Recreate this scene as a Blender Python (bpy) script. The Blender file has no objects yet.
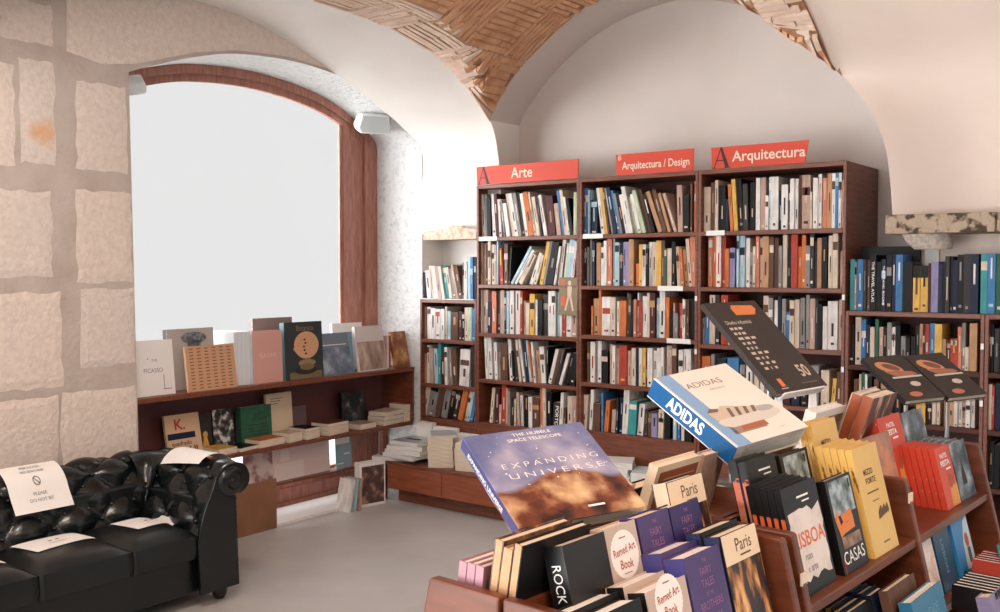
import bpy, math, random
from mathutils import Vector, Matrix
random.seed(7)
SC = bpy.context.scene
COL = SC.collection

# ------------------------------------------------------------------ materials
def lin(c):
    c = c / 255.0
    return c / 12.92 if c <= 0.04045 else ((c + 0.055) / 1.055) ** 2.4
def rgb(r, g, b): return (lin(r), lin(g), lin(b), 1.0)
MATS = {}
def mat(name, col, rough=0.6, spec=0.4, noise=None, bump=None, metal=0.0):
    """noise: (scale, other colour, low, high[, stretch]); bump: (scale, strength, distance)"""
    if name in MATS: return MATS[name]
    m = bpy.data.materials.new(name); m.use_nodes = True
    nt = m.node_tree; b = nt.nodes['Principled BSDF']
    b.inputs['Base Color'].default_value = rgb(*col)
    b.inputs['Roughness'].default_value = rough
    b.inputs['Specular IOR Level'].default_value = spec
    b.inputs['Metallic'].default_value = metal
    tc = None
    if noise or bump:
        tc = nt.nodes.new('ShaderNodeTexCoord')
    if noise:
        n = nt.nodes.new('ShaderNodeTexNoise'); n.inputs['Scale'].default_value = noise[0]; n.inputs['Detail'].default_value = 6
        src = tc.outputs['Object']
        if len(noise) > 4:
            mp = nt.nodes.new('ShaderNodeMapping'); mp.inputs['Scale'].default_value = noise[4]
            nt.links.new(src, mp.inputs['Vector']); src = mp.outputs['Vector']
        nt.links.new(src, n.inputs['Vector'])
        r = nt.nodes.new('ShaderNodeValToRGB')
        r.color_ramp.elements[0].position = noise[2]; r.color_ramp.elements[1].position = noise[3]
        r.color_ramp.elements[0].color = rgb(*col); r.color_ramp.elements[1].color = rgb(*noise[1])
        nt.links.new(n.outputs['Fac'], r.inputs['Fac']); nt.links.new(r.outputs['Color'], b.inputs['Base Color'])
    if bump:
        n2 = nt.nodes.new('ShaderNodeTexNoise'); n2.inputs['Scale'].default_value = bump[0]; n2.inputs['Detail'].default_value = 8
        nt.links.new(tc.outputs['Object'], n2.inputs['Vector'])
        bp = nt.nodes.new('ShaderNodeBump'); bp.inputs['Strength'].default_value = bump[1]; bp.inputs['Distance'].default_value = bump[2]
        nt.links.new(n2.outputs['Fac'], bp.inputs['Height']); nt.links.new(bp.outputs['Normal'], b.inputs['Normal'])
    MATS[name] = m
    return m
def picmat(name, cols, scale=8.0, stretch=(1, 1, 1), rough=0.35, vgrad=None, detail=5, spec=0.4):
    """printed cover: noise through a colour ramp; vgrad=(y0,y1,mix) mixes height into the ramp position"""
    if name in MATS: return MATS[name]
    m = bpy.data.materials.new(name); m.use_nodes = True
    nt = m.node_tree; b = nt.nodes['Principled BSDF']
    b.inputs['Roughness'].default_value = rough; b.inputs['Specular IOR Level'].default_value = spec
    tc = nt.nodes.new('ShaderNodeTexCoord'); mp = nt.nodes.new('ShaderNodeMapping'); mp.inputs['Scale'].default_value = stretch
    nt.links.new(tc.outputs['Object'], mp.inputs['Vector'])
    n = nt.nodes.new('ShaderNodeTexNoise'); n.inputs['Scale'].default_value = scale; n.inputs['Detail'].default_value = detail
    nt.links.new(mp.outputs['Vector'], n.inputs['Vector'])
    fac = n.outputs['Fac']
    if vgrad:
        sx = nt.nodes.new('ShaderNodeSeparateXYZ'); nt.links.new(tc.outputs['Object'], sx.inputs['Vector'])
        mr = nt.nodes.new('ShaderNodeMapRange'); mr.inputs['From Min'].default_value = vgrad[0]; mr.inputs['From Max'].default_value = vgrad[1]
        nt.links.new(sx.outputs['Y'], mr.inputs['Value'])
        mx = nt.nodes.new('ShaderNodeMix'); mx.data_type = 'FLOAT'; mx.inputs['Factor'].default_value = vgrad[2]
        nt.links.new(n.outputs['Fac'], mx.inputs['A']); nt.links.new(mr.outputs['Result'], mx.inputs['B']); fac = mx.outputs['Result']
    r = nt.nodes.new('ShaderNodeValToRGB'); e = r.color_ramp.elements
    while len(e) < len(cols): e.new(0.5)
    for i, (p, c) in enumerate(cols): e[i].position = p; e[i].color = rgb(*c)
    nt.links.new(fac, r.inputs['Fac']); nt.links.new(r.outputs['Color'], b.inputs['Base Color'])
    MATS[name] = m
    return m

wood = mat('cherry_wood', (124, 70, 48), 0.42, 0.45, (7, (96, 50, 33), 0.35, 0.7, (1, 1, 9)))
wood_x = mat('cherry_wood_horizontal', (124, 70, 48), 0.42, 0.45, (7, (96, 50, 33), 0.35, 0.7, (1, 9, 9)))
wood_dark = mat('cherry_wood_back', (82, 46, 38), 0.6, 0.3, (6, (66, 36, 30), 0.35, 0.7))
wood_rack = mat('rack_wood', (110, 58, 35), 0.36, 0.5, (6, (80, 39, 22), 0.35, 0.7, (1, 1, 7)))
wood_frame = mat('window_wood', (176, 124, 106), 0.45, 0.4, (8, (146, 96, 82), 0.35, 0.7, (6, 6, 1)))
paper_m = mat('paper', (236, 234, 230), 0.8, 0.2)
page_m = mat('page_edges', (226, 214, 196), 0.85, 0.1, (60, (196, 180, 160), 0.4, 0.7, (0.2, 0.2, 5)))
page_w = mat('white_page_edges', (232, 230, 226), 0.85, 0.1, (60, (206, 202, 198), 0.4, 0.7, (0.2, 0.2, 5)))
ink = mat('black_ink', (28, 26, 28), 0.6)
white_ink = mat('white_ink', (238, 236, 232), 0.6)
cream_ink = mat('cream_ink', (226, 208, 186), 0.6)
steel = mat('brushed_steel', (150, 148, 146), 0.35, 0.5, metal=0.9)
acrylic = bpy.data.materials.new('clear_acrylic'); acrylic.use_nodes = True
_nt = acrylic.node_tree; _nt.nodes.remove(_nt.nodes['Principled BSDF']); _a = _nt.nodes.new('ShaderNodeBsdfTransparent'); _a.inputs['Color'].default_value = (.93, .93, .92, 1); _b = _nt.nodes.new('ShaderNodeBsdfGlossy'); _b.inputs['Roughness'].default_value = .06
_c = _nt.nodes.new('ShaderNodeMixShader'); _c.inputs[0].default_value = .07
_nt.links.new(_a.outputs[0], _c.inputs[1]); _nt.links.new(_b.outputs[0], _c.inputs[2]); _nt.links.new(_c.outputs[0], _nt.nodes['Material Output'].inputs[0])
white_plastic = mat('white_plastic', (236, 236, 236), 0.4)
leather = mat('black_leather', (9, 16, 17), 0.24, 0.55, bump=(90, 0.12, 0.004))
leather_d = mat('black_leather_seat', (8, 14, 15), 0.33, 0.5, bump=(110, 0.12, 0.004))
plaster = mat('white_plaster', (243, 240, 236), 0.9, 0.15, (1.6, (235, 230, 224), 0.4, 0.7), (14, 0.12, 0.01))
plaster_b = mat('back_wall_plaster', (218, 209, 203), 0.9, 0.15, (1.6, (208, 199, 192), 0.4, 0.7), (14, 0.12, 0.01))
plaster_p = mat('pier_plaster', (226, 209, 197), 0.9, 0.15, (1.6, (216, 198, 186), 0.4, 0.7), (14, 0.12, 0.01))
stone_m = mat('limestone', (222, 209, 199), 0.95, 0.1, (34, (209, 195, 185), 0.36, 0.72), (48, 0.8, 0.010))
stone_b = mat('limestone_pale', (217, 206, 198), 0.95, 0.1, (38, (205, 192, 183), 0.36, 0.72), (52, 0.8, 0.010))
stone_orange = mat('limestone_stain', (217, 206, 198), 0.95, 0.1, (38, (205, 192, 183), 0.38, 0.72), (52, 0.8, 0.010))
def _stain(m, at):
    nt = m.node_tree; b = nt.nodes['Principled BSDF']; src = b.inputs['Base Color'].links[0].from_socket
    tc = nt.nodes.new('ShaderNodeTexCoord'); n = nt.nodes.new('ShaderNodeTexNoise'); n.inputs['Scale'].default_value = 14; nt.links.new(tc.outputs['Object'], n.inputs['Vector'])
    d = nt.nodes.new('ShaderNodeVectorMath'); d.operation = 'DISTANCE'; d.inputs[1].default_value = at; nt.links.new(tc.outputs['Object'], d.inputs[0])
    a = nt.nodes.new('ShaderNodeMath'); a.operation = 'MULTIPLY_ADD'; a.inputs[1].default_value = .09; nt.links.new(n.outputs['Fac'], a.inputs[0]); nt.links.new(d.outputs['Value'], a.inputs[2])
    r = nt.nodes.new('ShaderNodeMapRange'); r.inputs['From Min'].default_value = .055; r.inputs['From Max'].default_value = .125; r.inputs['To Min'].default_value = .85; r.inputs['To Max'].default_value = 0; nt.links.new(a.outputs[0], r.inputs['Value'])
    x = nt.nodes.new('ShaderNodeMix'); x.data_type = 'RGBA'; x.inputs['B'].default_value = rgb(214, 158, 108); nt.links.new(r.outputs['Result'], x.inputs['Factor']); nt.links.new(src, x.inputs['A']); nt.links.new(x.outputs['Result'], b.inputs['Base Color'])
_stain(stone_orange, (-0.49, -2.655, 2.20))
mortar_m = mat('lime_mortar', (190, 178, 170), 0.95, 0.1, (6, (176, 163, 155), 0.4, 0.7), (34, 0.6, 0.012))
jamb_m = mat('rough_white_stone', (226, 228, 228), 0.95, 0.1, (30, (196, 202, 205), 0.5, 0.75), (40, 0.8, 0.02))
impost_m = mat('mottled_stone', (176, 156, 136), 0.9, 0.15, (22, (82, 68, 58), 0.5, 0.62), (30, 0.8, 0.02))
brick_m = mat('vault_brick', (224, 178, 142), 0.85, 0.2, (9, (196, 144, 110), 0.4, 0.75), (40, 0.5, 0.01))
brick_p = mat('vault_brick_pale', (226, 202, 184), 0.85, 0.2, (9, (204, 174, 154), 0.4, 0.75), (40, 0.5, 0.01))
vault_mortar = mat('vault_mortar', (176, 134, 106), 0.95, 0.1, (20, (146, 106, 80), 0.4, 0.7))
floor_m = mat('polished_concrete', (186, 184, 182), 0.32, 0.4, (2.2, (172, 170, 169), 0.35, 0.7), (3, 0.05, 0.01))
pave_m = mat('street_paving', (220, 218, 214), 0.9)
red_sign = mat('red_sign', (204, 72, 52), 0.5, 0.3)
sign_dark = mat('sign_dark_letter', (60, 30, 32), 0.6)

# ------------------------------------------------------------------ mesh helpers
class MB:
    def __init__(s): s.v = []; s.f = []; s.mi = []; s.sm = []
    def quad(s, pts, mi=0, smooth=False):
        n = len(s.v); s.v += [tuple(p) for p in pts]; s.f.append(tuple(range(n, n + len(pts)))); s.mi.append(mi); s.sm.append(smooth)
    def box(s, a, b, mi=0, M=None):
        x0, y0, z0 = a; x1, y1, z1 = b
        P = [(x0,y0,z0),(x1,y0,z0),(x1,y1,z0),(x0,y1,z0),(x0,y0,z1),(x1,y0,z1),(x1,y1,z1),(x0,y1,z1)]
        if M is not None: P = [tuple(M @ Vector(p)) for p in P]
        n = len(s.v); s.v += P
        for f in ((0,3,2,1),(4,5,6,7),(0,1,5,4),(1,2,6,5),(2,3,7,6),(3,0,4,7)):
            s.f.append(tuple(n + i for i in f)); s.mi.append(mi); s.sm.append(False)
    def prism(s, poly, ext, mi=0, M=None):
        """poly: 3D points of a planar outline; ext: vector"""
        e = Vector(ext); A = [Vector(p) for p in poly]; B = [p + e for p in A]
        if M is not None: A = [M @ p for p in A]; B = [M @ p for p in B]
        n = len(s.v); k = len(A); s.v += [tuple(p) for p in A + B]
        s.f.append(tuple(range(n + k - 1, n - 1, -1))); s.f.append(tuple(range(n + k, n + 2 * k)))
        s.mi += [mi, mi]; s.sm += [False, False]
        for i in range(k):
            j = (i + 1) % k; s.f.append((n + i, n + j, n + k + j, n + k + i)); s.mi.append(mi); s.sm.append(False)
    def grid(s, rows, mi=0, smooth=True, flip=False):
        n = len(s.v); R = len(rows); Cn = len(rows[0])
        for r in rows: s.v += [tuple(p) for p in r]
        for i in range(R - 1):
            for j in range(Cn - 1):
                q = (n + i * Cn + j, n + i * Cn + j + 1, n + (i + 1) * Cn + j + 1, n + (i + 1) * Cn + j)
                s.f.append(q[::-1] if flip else q); s.mi.append(mi); s.sm.append(smooth)
    def tube(s, pts, r, seg=8, mi=0):
        pts = [Vector(p) for p in pts]; rows = []
        for i, p in enumerate(pts):
            d = (pts[min(i + 1, len(pts) - 1)] - pts[max(i - 1, 0)]).normalized()
            a = d.orthogonal().normalized(); b = d.cross(a)
            if rows and (rows[-1][0] - pts[i - 1]).dot(a) < 0: a, b = -a, -b
            rows.append([p + (a * math.cos(t) + b * math.sin(t)) * r for t in [2 * math.pi * k / seg for k in range(seg + 1)]])
        s.grid(rows, mi)
        s.quad([tuple(q) for q in rows[0][:-1]], mi); s.quad([tuple(q) for q in rows[-1][:-1]][::-1], mi)
    def lathe(s, prof, seg=24, mi=0, M=None):
        rows = [[(Vector((r * math.cos(2*math.pi*k/seg), r * math.sin(2*math.pi*k/seg), z))) for k in range(seg + 1)] for r, z in prof]
        if M is not None: rows = [[M @ p for p in r] for r in rows]
        s.grid(rows, mi)
    def build(s, name, mats, parent=None, M=None, bevel=0.0, merge=False):
        me = bpy.data.meshes.new(name); me.from_pydata(s.v, [], s.f)
        ms = mats if isinstance(mats, (list, tuple)) else [mats]
        for m in ms: me.materials.append(m)
        me.polygons.foreach_set('material_index', s.mi); me.polygons.foreach_set('use_smooth', s.sm)
        me.update()
        o = bpy.data.objects.new(name, me); COL.objects.link(o)
        if parent is not None: o.parent = parent
        if M is not None: o.matrix_local = M
        if bevel:
            b = o.modifiers.new('edge', 'BEVEL'); b.width = bevel; b.segments = 2; b.limit_method = 'ANGLE'
        return o
def tag(o, label=None, cat=None, group=None, kind=None):
    if label: o['label'] = label
    if cat: o['category'] = cat
    if group: o['group'] = group
    if kind: o['kind'] = kind
    return o
def empty(name, M, label, cat, group=None):
    o = bpy.data.objects.new(name, None); COL.objects.link(o); o.matrix_world = M; o.empty_display_size = 0.05
    return tag(o, label, cat, group)
def T(x, y, z, rz=0.0): return Matrix.Translation((x, y, z)) @ Matrix.Rotation(rz, 4, 'Z')
def frame(o, ux, uy, uz=None):
    ux = Vector(ux).normalized(); uz = Vector(uz).normalized() if uz is not None else ux.cross(Vector(uy)).normalized()
    ux = (ux - uz * ux.dot(uz)).normalized(); uy = uz.cross(ux)
    M = Matrix((ux, uy, uz)).transposed().to_4x4(); M.translation = Vector(o); return M
_TX = {}
def text_mesh(body, bold=0.0, spacing=1.0):
    key = (body, bold, spacing)
    if key in _TX: return _TX[key]
    cu = bpy.data.curves.new('lettering', 'FONT'); cu.body = body; cu.size = 1.0; cu.offset = bold; cu.space_character = spacing
    cu.align_x = 'CENTER'; cu.align_y = 'CENTER'; cu.resolution_u = 3
    o = bpy.data.objects.new('lettering', cu); COL.objects.link(o)
    dg = bpy.context.evaluated_depsgraph_get(); me = o.evaluated_get(dg).to_mesh()
    V = [tuple(v.co) for v in me.vertices]; F = [tuple(p.vertices) for p in me.polygons]
    o.evaluated_get(dg).to_mesh_clear(); bpy.data.objects.remove(o); bpy.data.curves.remove(cu)
    _TX[key] = (V, F); return _TX[key]
def add_text(mb, body, size, x, y, z=0.0006, mi=0, bold=0.0, spacing=1.0, width=None, rot=0.0, xs=1.0, serif=False):
    V, F = text_mesh(body, bold, spacing)
    if not V: return
    sx = size * xs
    if width:
        w = max(v[0] for v in V) - min(v[0] for v in V); sx = width / max(w, 1e-6)
    c, s_ = math.cos(rot), math.sin(rot); n = len(mb.v)
    for v in V:
        a, b = v[0] * sx, v[1] * size; mb.v.append((x + a * c - b * s_, y + a * s_ + b * c, z))
    for f in F: mb.f.append(tuple(n + i for i in f)); mb.mi.append(mi); mb.sm.append(False)
def rect(mb, x0, y0, x1, y1, z=0.0005, mi=0): mb.quad([(x0,y0,z),(x1,y0,z),(x1,y1,z),(x0,y1,z)], mi)
def ellipse(mb, cx, cy, rx, ry, z=0.0005, mi=0, n=28, rot=0.0):
    mb.quad([(cx + rx*math.cos(2*math.pi*k/n)*math.cos(rot) - ry*math.sin(2*math.pi*k/n)*math.sin(rot), cy + rx*math.cos(2*math.pi*k/n)*math.sin(rot) + ry*math.sin(2*math.pi*k/n)*math.cos(rot), z) for k in range(n)], mi)
def poly(mb, pts, z=0.0005, mi=0): mb.quad([(x, y, z) for x, y in pts], mi)
def struct(o): o['kind'] = 'structure'; return o

# ------------------------------------------------------------------ book with parts
def book(name, label, M, w, h, t, cover, pages=None, art=None, group=None, hard=True, spine=None, back=None):
    """local x = width, y = height, z = front; origin at the bottom middle of the back. spine at -x.
    art: list of (part name, [materials], function(mb)) drawn on the front (z = t) plane"""
    root = empty(name, M, label, 'book', group)
    pages = pages or page_m
    c = 0.0025 if hard else 0.0009; ov = 0.003 if hard else 0.0
    mb = MB()
    mb.box((-w/2, 0, t - c), (w/2, h, t), 0)
    mb.box((-w/2, 0, 0), (w/2, h, c), 2)
    mb.box((-w/2, 0, c), (-w/2 + c * 1.2, h, t - c), 1)
    mb.build('cover', [cover, spine or cover, back or cover], root)
    pb = MB(); pb.box((-w/2 + c * 1.3, ov, c * 1.02), (w/2 - ov, h - ov, t - c * 1.02)); pb.build('page_block', pages, root)
    for nm, ms, fn in (art or []):
        a = MB(); fn(a)
        if a.f: a.build(nm, ms, root, Matrix.Translation((0, 0, t)))
    return root
def small_book(name, label, M, w, h, t, cover, pages=None, group=None, band=None):
    """a book shown only by an edge: one mesh. local x = thickness, y = depth (spine at y=0), z = height"""
    mb = MB(); c = 0.0022
    cv, sp, pg = 0, 0, 1
    mb.box((0, 0, 0), (c, w, h), 0); mb.box((t - c, 0, 0), (t, w, h), 0); mb.box((c, 0, 0), (t - c, c, h), 0)
    mb.box((c, c, 0.002), (t - c, w - 0.003, h - 0.003), 1)
    if band:
        for (z0, z1) in band: mb.quad([(t*0.12, -0.0004, z0), (t*0.88, -0.0004, z0), (t*0.88, -0.0004, z1), (t*0.12, -0.0004, z1)], 2)
    ms = [cover, pages or page_m] + ([band_mats[band_pick(cover)]] if band else [])
    return mb, ms

WORLD = 1.0
N_SHELF = 170
# ------------------------------------------------------------------ world, camera
w = bpy.data.worlds.new('sky'); SC.world = w; w.use_nodes = True
bg = w.node_tree.nodes['Background']; bg.inputs['Color'].default_value = (0.80, 0.805, 0.80, 1); bg.inputs['Strength'].default_value = WORLD
cam = bpy.data.cameras.new('camera'); co = bpy.data.objects.new('camera', cam); COL.objects.link(co)
cam.sensor_width = 36.0; cam.lens = 36.0 * 966.0 / 1000.0; cam.clip_start = 0.05
co.location = (3.996, -4.992, 1.55)
co.rotation_euler = (math.radians(90 - 2.13), 0, math.radians(37.29))
SC.camera = co

# ------------------------------------------------------------------ profiles of the arches
def lerp_poly(P, n):
    L = [0]
    for a, b in zip(P, P[1:]): L.append(L[-1] + math.dist(a, b))
    out = []
    for k in range(n + 1):
        d = L[-1] * k / n; i = 0
        while i < len(P) - 2 and L[i + 1] < d: i += 1
        u = (d - L[i]) / max(L[i + 1] - L[i], 1e-9); out.append(tuple(a + (b - a) * u for a, b in zip(P[i], P[i + 1])))
    return out
def smooth(P, n):
    """Catmull-Rom through the points"""
    out = []
    Q = [P[0]] + list(P) + [P[-1]]
    for i in range(1, len(Q) - 2):
        for k in range(n):
            t = k / n; a, b, c, d = Q[i-1], Q[i], Q[i+1], Q[i+2]
            out.append(tuple(0.5 * (2*b[j] + (c[j]-a[j])*t + (2*a[j]-5*b[j]+4*c[j]-d[j])*t*t + (3*b[j]-a[j]-3*c[j]+d[j])*t**3) for j in range(len(b))))
    out.append(P[-1]); return out
YC = -1.72
outer = smooth([(0.12, 1.80), (0.115, 2.05), (0.09, 2.29), (0.0, 2.526), (-0.256, 2.713), (-0.587, 2.872), (-1.013, 2.952), (-1.46, 2.976), (YC, 2.98)], 8)
outer += [(2 * YC - y, z) for y, z in outer[-2::-1]]
inner = smooth([(0.02, 1.80), (0.02, 2.1), (0.015, 2.379), (-0.17, 2.51), (-0.388, 2.613), (-0.827, 2.789), (-1.365, 2.958), (-1.801, 3.004), (-1.9, 3.006)], 8)
inner += [(-3.8 - y, z) for y, z in inner[-2::-1]]
NA = 96
outer_s, inner_s = lerp_poly(outer, NA), lerp_poly(inner, NA)
lun = smooth([(0.118, 1.80), (0.115, 2.2), (0.113, 2.526), (0.315, 2.791), (0.508, 2.954), (0.694, 3.067), (0.874, 3.14), (1.1, 3.192), (1.32, 3.198), (1.58, 3.135), (1.827, 3.011), (2.024, 2.873), (2.16, 2.749), (2.344, 2.581), (2.5, 2.38), (2.6, 2.15), (2.639, 1.80)], 6)
def interp(P, x, i=0, j=1):
    for a, b in zip(P, P[1:]):
        lo, hi = min(a[i], b[i]), max(a[i], b[i])
        if lo <= x <= hi and hi > lo:
            u = (x - a[i]) / (b[i] - a[i]); return a[j] + (b[j] - a[j]) * u
    return None
lun_x = [p for p in lun if p[1] > 2.52]
out_y = [p for p in outer if p[1] > 2.52]
def f_x(x): return interp(lun_x, max(0.1131, min(x, 2.4))) or 2.526
def g_y(y):
    v = interp(out_y, max(-3.43, min(y, -0.001))); return v if v else 2.53
def vault(x, y): return max(f_x(x), g_y(y))

# ------------------------------------------------------------------ floor and street
fb = MB(); fb.quad([(-0.95, -7, 0), (7, -7, 0), (7, 1.2, 0), (-0.95, 1.2, 0)]); struct(fb.build('floor', floor_m))
gb = MB(); gb.quad([(-9, -9, -0.06), (-0.95, -9, -0.06), (-0.95, 6, -0.06), (-9, 6, -0.06)]); struct(gb.build('ground_outside', pave_m))

# ------------------------------------------------------------------ left stone wall with the window niche
FX, BX = -0.5, -0.95
niche = smooth([(0.02, 2.40), (0.0, 2.47), (-0.15, 2.575), (-0.40, 2.69), (-0.72, 2.763), (-1.13, 2.793), (-1.53, 2.764), (-1.80, 2.70), (-2.05, 2.615), (-2.2, 2.555)], 4)
wl = MB()
wl.quad([(FX, -7, 0), (FX, -2.165, 0), (FX, -2.2, 2.555), (FX, -7, 2.555)])
wl.quad([(FX, -7, 2.555), (FX, -2.2, 2.555), (FX, -2.2, 3.4), (FX, -7, 3.4)])
for a, b in zip(niche, niche[1:]):
    wl.quad([(FX, b[0], b[1]), (FX, a[0], a[1]), (FX, a[0], 3.4), (FX, b[0], 3.4)])
    wl.quad([(FX, a[0], a[1]), (FX, b[0], b[1]), (BX - 0.15, b[0], b[1]), (BX - 0.15, a[0], a[1])], 1, True)
wl.quad([(FX, -2.165, 0), (BX - 0.15, -2.165, 0), (BX - 0.15, -2.2, 2.555), (FX, -2.2, 2.555)])
wl.quad([(BX - 0.15, 0.02, 0), (FX, 0.02, 0), (FX, 0.02, 2.40), (BX - 0.15, 0.02, 2.40)], 1)
wl.quad([(BX - 0.15, -7, 0), (BX - 0.15, -2.2, 0), (BX - 0.15, -2.2, 3.4), (BX - 0.15, -7, 3.4)])
wl.quad([(BX - 0.15, -2.2, 2.8), (BX - 0.15, 0.02, 2.8), (BX - 0.15, 0.02, 3.4), (BX - 0.15, -2.2, 3.4)])
wl.quad([(BX - 0.15, -7, 3.4), (BX - 0.15, 0.6, 3.4), (FX + 0.7, 0.6, 3.4), (FX + 0.7, -7, 3.4)])
for s_y in (1,):
    pass
# the dressed blocks stand a little proud of the mortar
def block(y0, z0, y1, z1, mi, rnd):
    r = random.Random(rnd); n = 7; rim = []
    def edge(a, b):
        for k in range(n):
            u = k / n; rim.append((a[0] + (b[0]-a[0])*u + r.uniform(-.008, .008), a[1] + (b[1]-a[1])*u + r.uniform(-.008, .008)))
    edge((y0, z0), (y1, z0)); edge((y1, z0), (y1, z1)); edge((y1, z1), (y0, z1)); edge((y0, z1), (y0, z0))
    cy, cz = (y0 + y1) / 2, (z0 + z1) / 2
    d = 0.006
    inn = [(cy + (y - cy) * (1 - 0.07/max(y1-y0, .1)), cz + (z - cz) * (1 - 0.07/max(z1-z0, .1))) for y, z in rim]
    k = len(rim)
    for i in range(k):
        j = (i + 1) % k
        wl.quad([(FX + 0.001, *rim[i]), (FX + 0.001, *rim[j]), (FX + d, *inn[j]), (FX + d, *inn[i])], mi, True)
    wl.quad([(FX + d, *p) for p in inn], mi)
B = [(-2.84, 2.61, -2.60, 2.80, 3), (-2.755, 2.05, -2.59, 2.53, 4), (-2.98, 2.03, -2.785, 2.49, 2), (-2.485, 2.04, -2.215, 2.47, 2), (-2.95, 1.52, -2.615, 1.92, 3), (-2.49, 1.49, -2.197, 1.94, 2),
     (-2.97, 0.99, -2.575, 1.445, 2), (-2.48, 1.07, -2.192, 1.455, 3), (-2.99, 0.45, -2.60, 0.945, 2), (-2.585, 0.40, -2.185, 0.955, 2), (-2.55, 2.90, -1.9, 3.3, 3),
     (-3.4, 2.05, -3.02, 2.5, 3), (-3.45, 1.5, -3.0, 1.9, 2), (-3.4, 1.0, -3.03, 1.42, 3), (-3.5, 0.4, -3.05, 0.93, 2), (-3.4, 2.56, -2.9, 2.85, 2), (-3.2, 2.9, -2.6, 3.3, 2),
     (-4.0, 2.05, -3.45, 2.5, 2), (-4.1, 1.5, -3.5, 1.9, 3), (-4.0, 1.0, -3.45, 1.42, 2), (-4.1, 0.4, -3.55, 0.93, 3), (-4.0, 2.56, -3.45, 2.85, 3)]
for i, b in enumerate(B): block(*b, 40 + i)
# one wide course of stone runs above the window arch
wl.prism([(FX, -2.17, 2.60), (FX, -1.80, 2.725), (FX, -1.53, 2.785), (FX, -1.15, 2.815), (FX, -0.75, 2.79), (FX, -0.45, 2.72), (FX, -0.2, 2.60), (FX, -0.25, 3.2), (FX, -1.85, 3.2), (FX, -1.9, 3.05), (FX, -2.52, 3.05), (FX, -2.53, 2.60), (FX, -2.35, 2.57)], (0.004, 0, 0), 2)
wall_left = struct(wl.build('wall_left', [mortar_m, jamb_m, stone_m, stone_b, stone_orange]))

# white plastered arch in front of the stone wall
ab = MB()
ab.grid([[(FX, y, z) for y, z in inner_s], [((FX + 0.113) / 2, (a[0] + b[0]) / 2, (a[1] + b[1]) / 2) for a, b in zip(inner_s, outer_s)], [(0.113, y, z) for y, z in outer_s]], 0)
for a, b in zip(outer_s, outer_s[1:]):
    ab.quad([(0.113, *a), (0.113, *b), (0.113, b[0], 3.4), (0.113, a[0], 3.4)])
ab.quad([(0.113, 0.12, 1.80), (0.113, 0.12, 2.6), (0.113, 0.33, 2.6), (0.113, 0.33, 1.80)])
ab.quad([(FX, 0.02, 1.80), (0.113, 0.12, 1.80), (0.113, 0.33, 1.80), (FX, 0.33, 1.80)])
struct(ab.build('wall_arch_left', plaster))
# wall under the far foot of the arch, set back, and its impost
rb = MB(); rb.box((-0.95, 0.24, 0), (0.0, 0.30, 1.80)); rb.box((-1.1, 0.021, 0), (-0.5, 0.24, 1.80)); struct(rb.build('wall_recess_left', plaster))
ib = MB(); ib.box((-0.47, 0.0, 1.757), (-0.004, 0.24, 1.803))
r = random.Random(3); top = []
for k in range(15):
    y = -0.47 + 0.466 * k / 14
    hh = 0.008 + 0.03 * math.exp(-((k - 8) / 3.2) ** 2) + r.uniform(0, .012); top.append([(y, 0.0, 1.803), (y, 0.006, 1.803 + hh), (y, 0.03, 1.803 + hh * 1.1)])
ib.grid([list(c) for c in zip(*top)], 0, False)
struct(ib.build('trim_1', [mat('impost_plaster', (222, 204, 186), 0.9, 0.1, (26, (190, 160, 136), 0.45, 0.65), (30, .6, .015))]))

# ------------------------------------------------------------------ back wall, lunette arch
WYB = lambda x: 0.31 + 0.1025 * x
bw = MB(); bw.quad([(-1.1, WYB(-1.1), 0), (4.7, WYB(4.7), 0), (4.7, WYB(4.7), 3.5), (-1.1, WYB(-1.1), 3.5)]); struct(bw.build('wall_back', plaster_b))
la = MB()
oy = lambda x, z: (interp(outer[:len(outer)//2], z, 1, 0) or 0.0) if x < .12 and z < 2.52 else 0.0
la.grid([[(x, oy(x, z), z) for x, z in lun], [(x, WYB(x) * .6, z) for x, z in lun], [(x, WYB(x) + .01, z) for x, z in lun]], 0, True, True)
for a, b in zip(lun, lun[1:]):
    if a[1] > 2.5 and b[1] > 2.5: la.quad([(a[0], 0, a[1]), (b[0], 0, b[1]), (b[0], 0, 3.5), (a[0], 0, 3.5)])
struct(la.build('wall_arch_back', plaster_b))

# ------------------------------------------------------------------ right pier: plastered transverse arch
low = [p for p in lun if p[0] > 2.343][::-1]              # from the impost up to the vault corner
rows = []
path = [(x, None, z) for x, z in low if z < 2.575] + [(2.34, y, z) for y, z in outer if z > 2.582 and -3.35 < y < -0.004]
yprof = lambda z: (interp(outer[:len(outer)//2], z, 1, 0) or 0.0)
for (x, y, z) in path:
    row = []
    for u in (0, .02, .05, .1, .2, .4, .7, 1):
        xx = x + (4.7 - x) * u
        if y is None:
            w_ = min(1, u / .1); row.append((xx, yprof(z) * w_ * w_ * (3 - 2 * w_) - .001, z))
        else: row.append((xx, y, max(z, 2.578) if u == 0 else z))
    rows.append(row)
pb_ = MB(); pb_.grid(rows, 0, True, True)
struct(pb_.build('wall_pier_right', plaster_p))

rw = MB(); rw.box((2.66, 0.25, 0), (4.65, 0.32, 1.74)); struct(rw.build('wall_recess_right', plaster_p))
im = MB(); im.box((2.608, -0.02, 1.728), (3.10, 0.6, 1.822)); im.box((3.104, -0.012, 1.73), (4.6, 0.6, 1.818)); struct(im.build('trim_2', impost_m, bevel=0.006))
ps = MB(); ps.box((2.735, 0.236, 1.0), (2.80, 0.249, 1.73)); struct(ps.build('trim_3', plaster))

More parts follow.
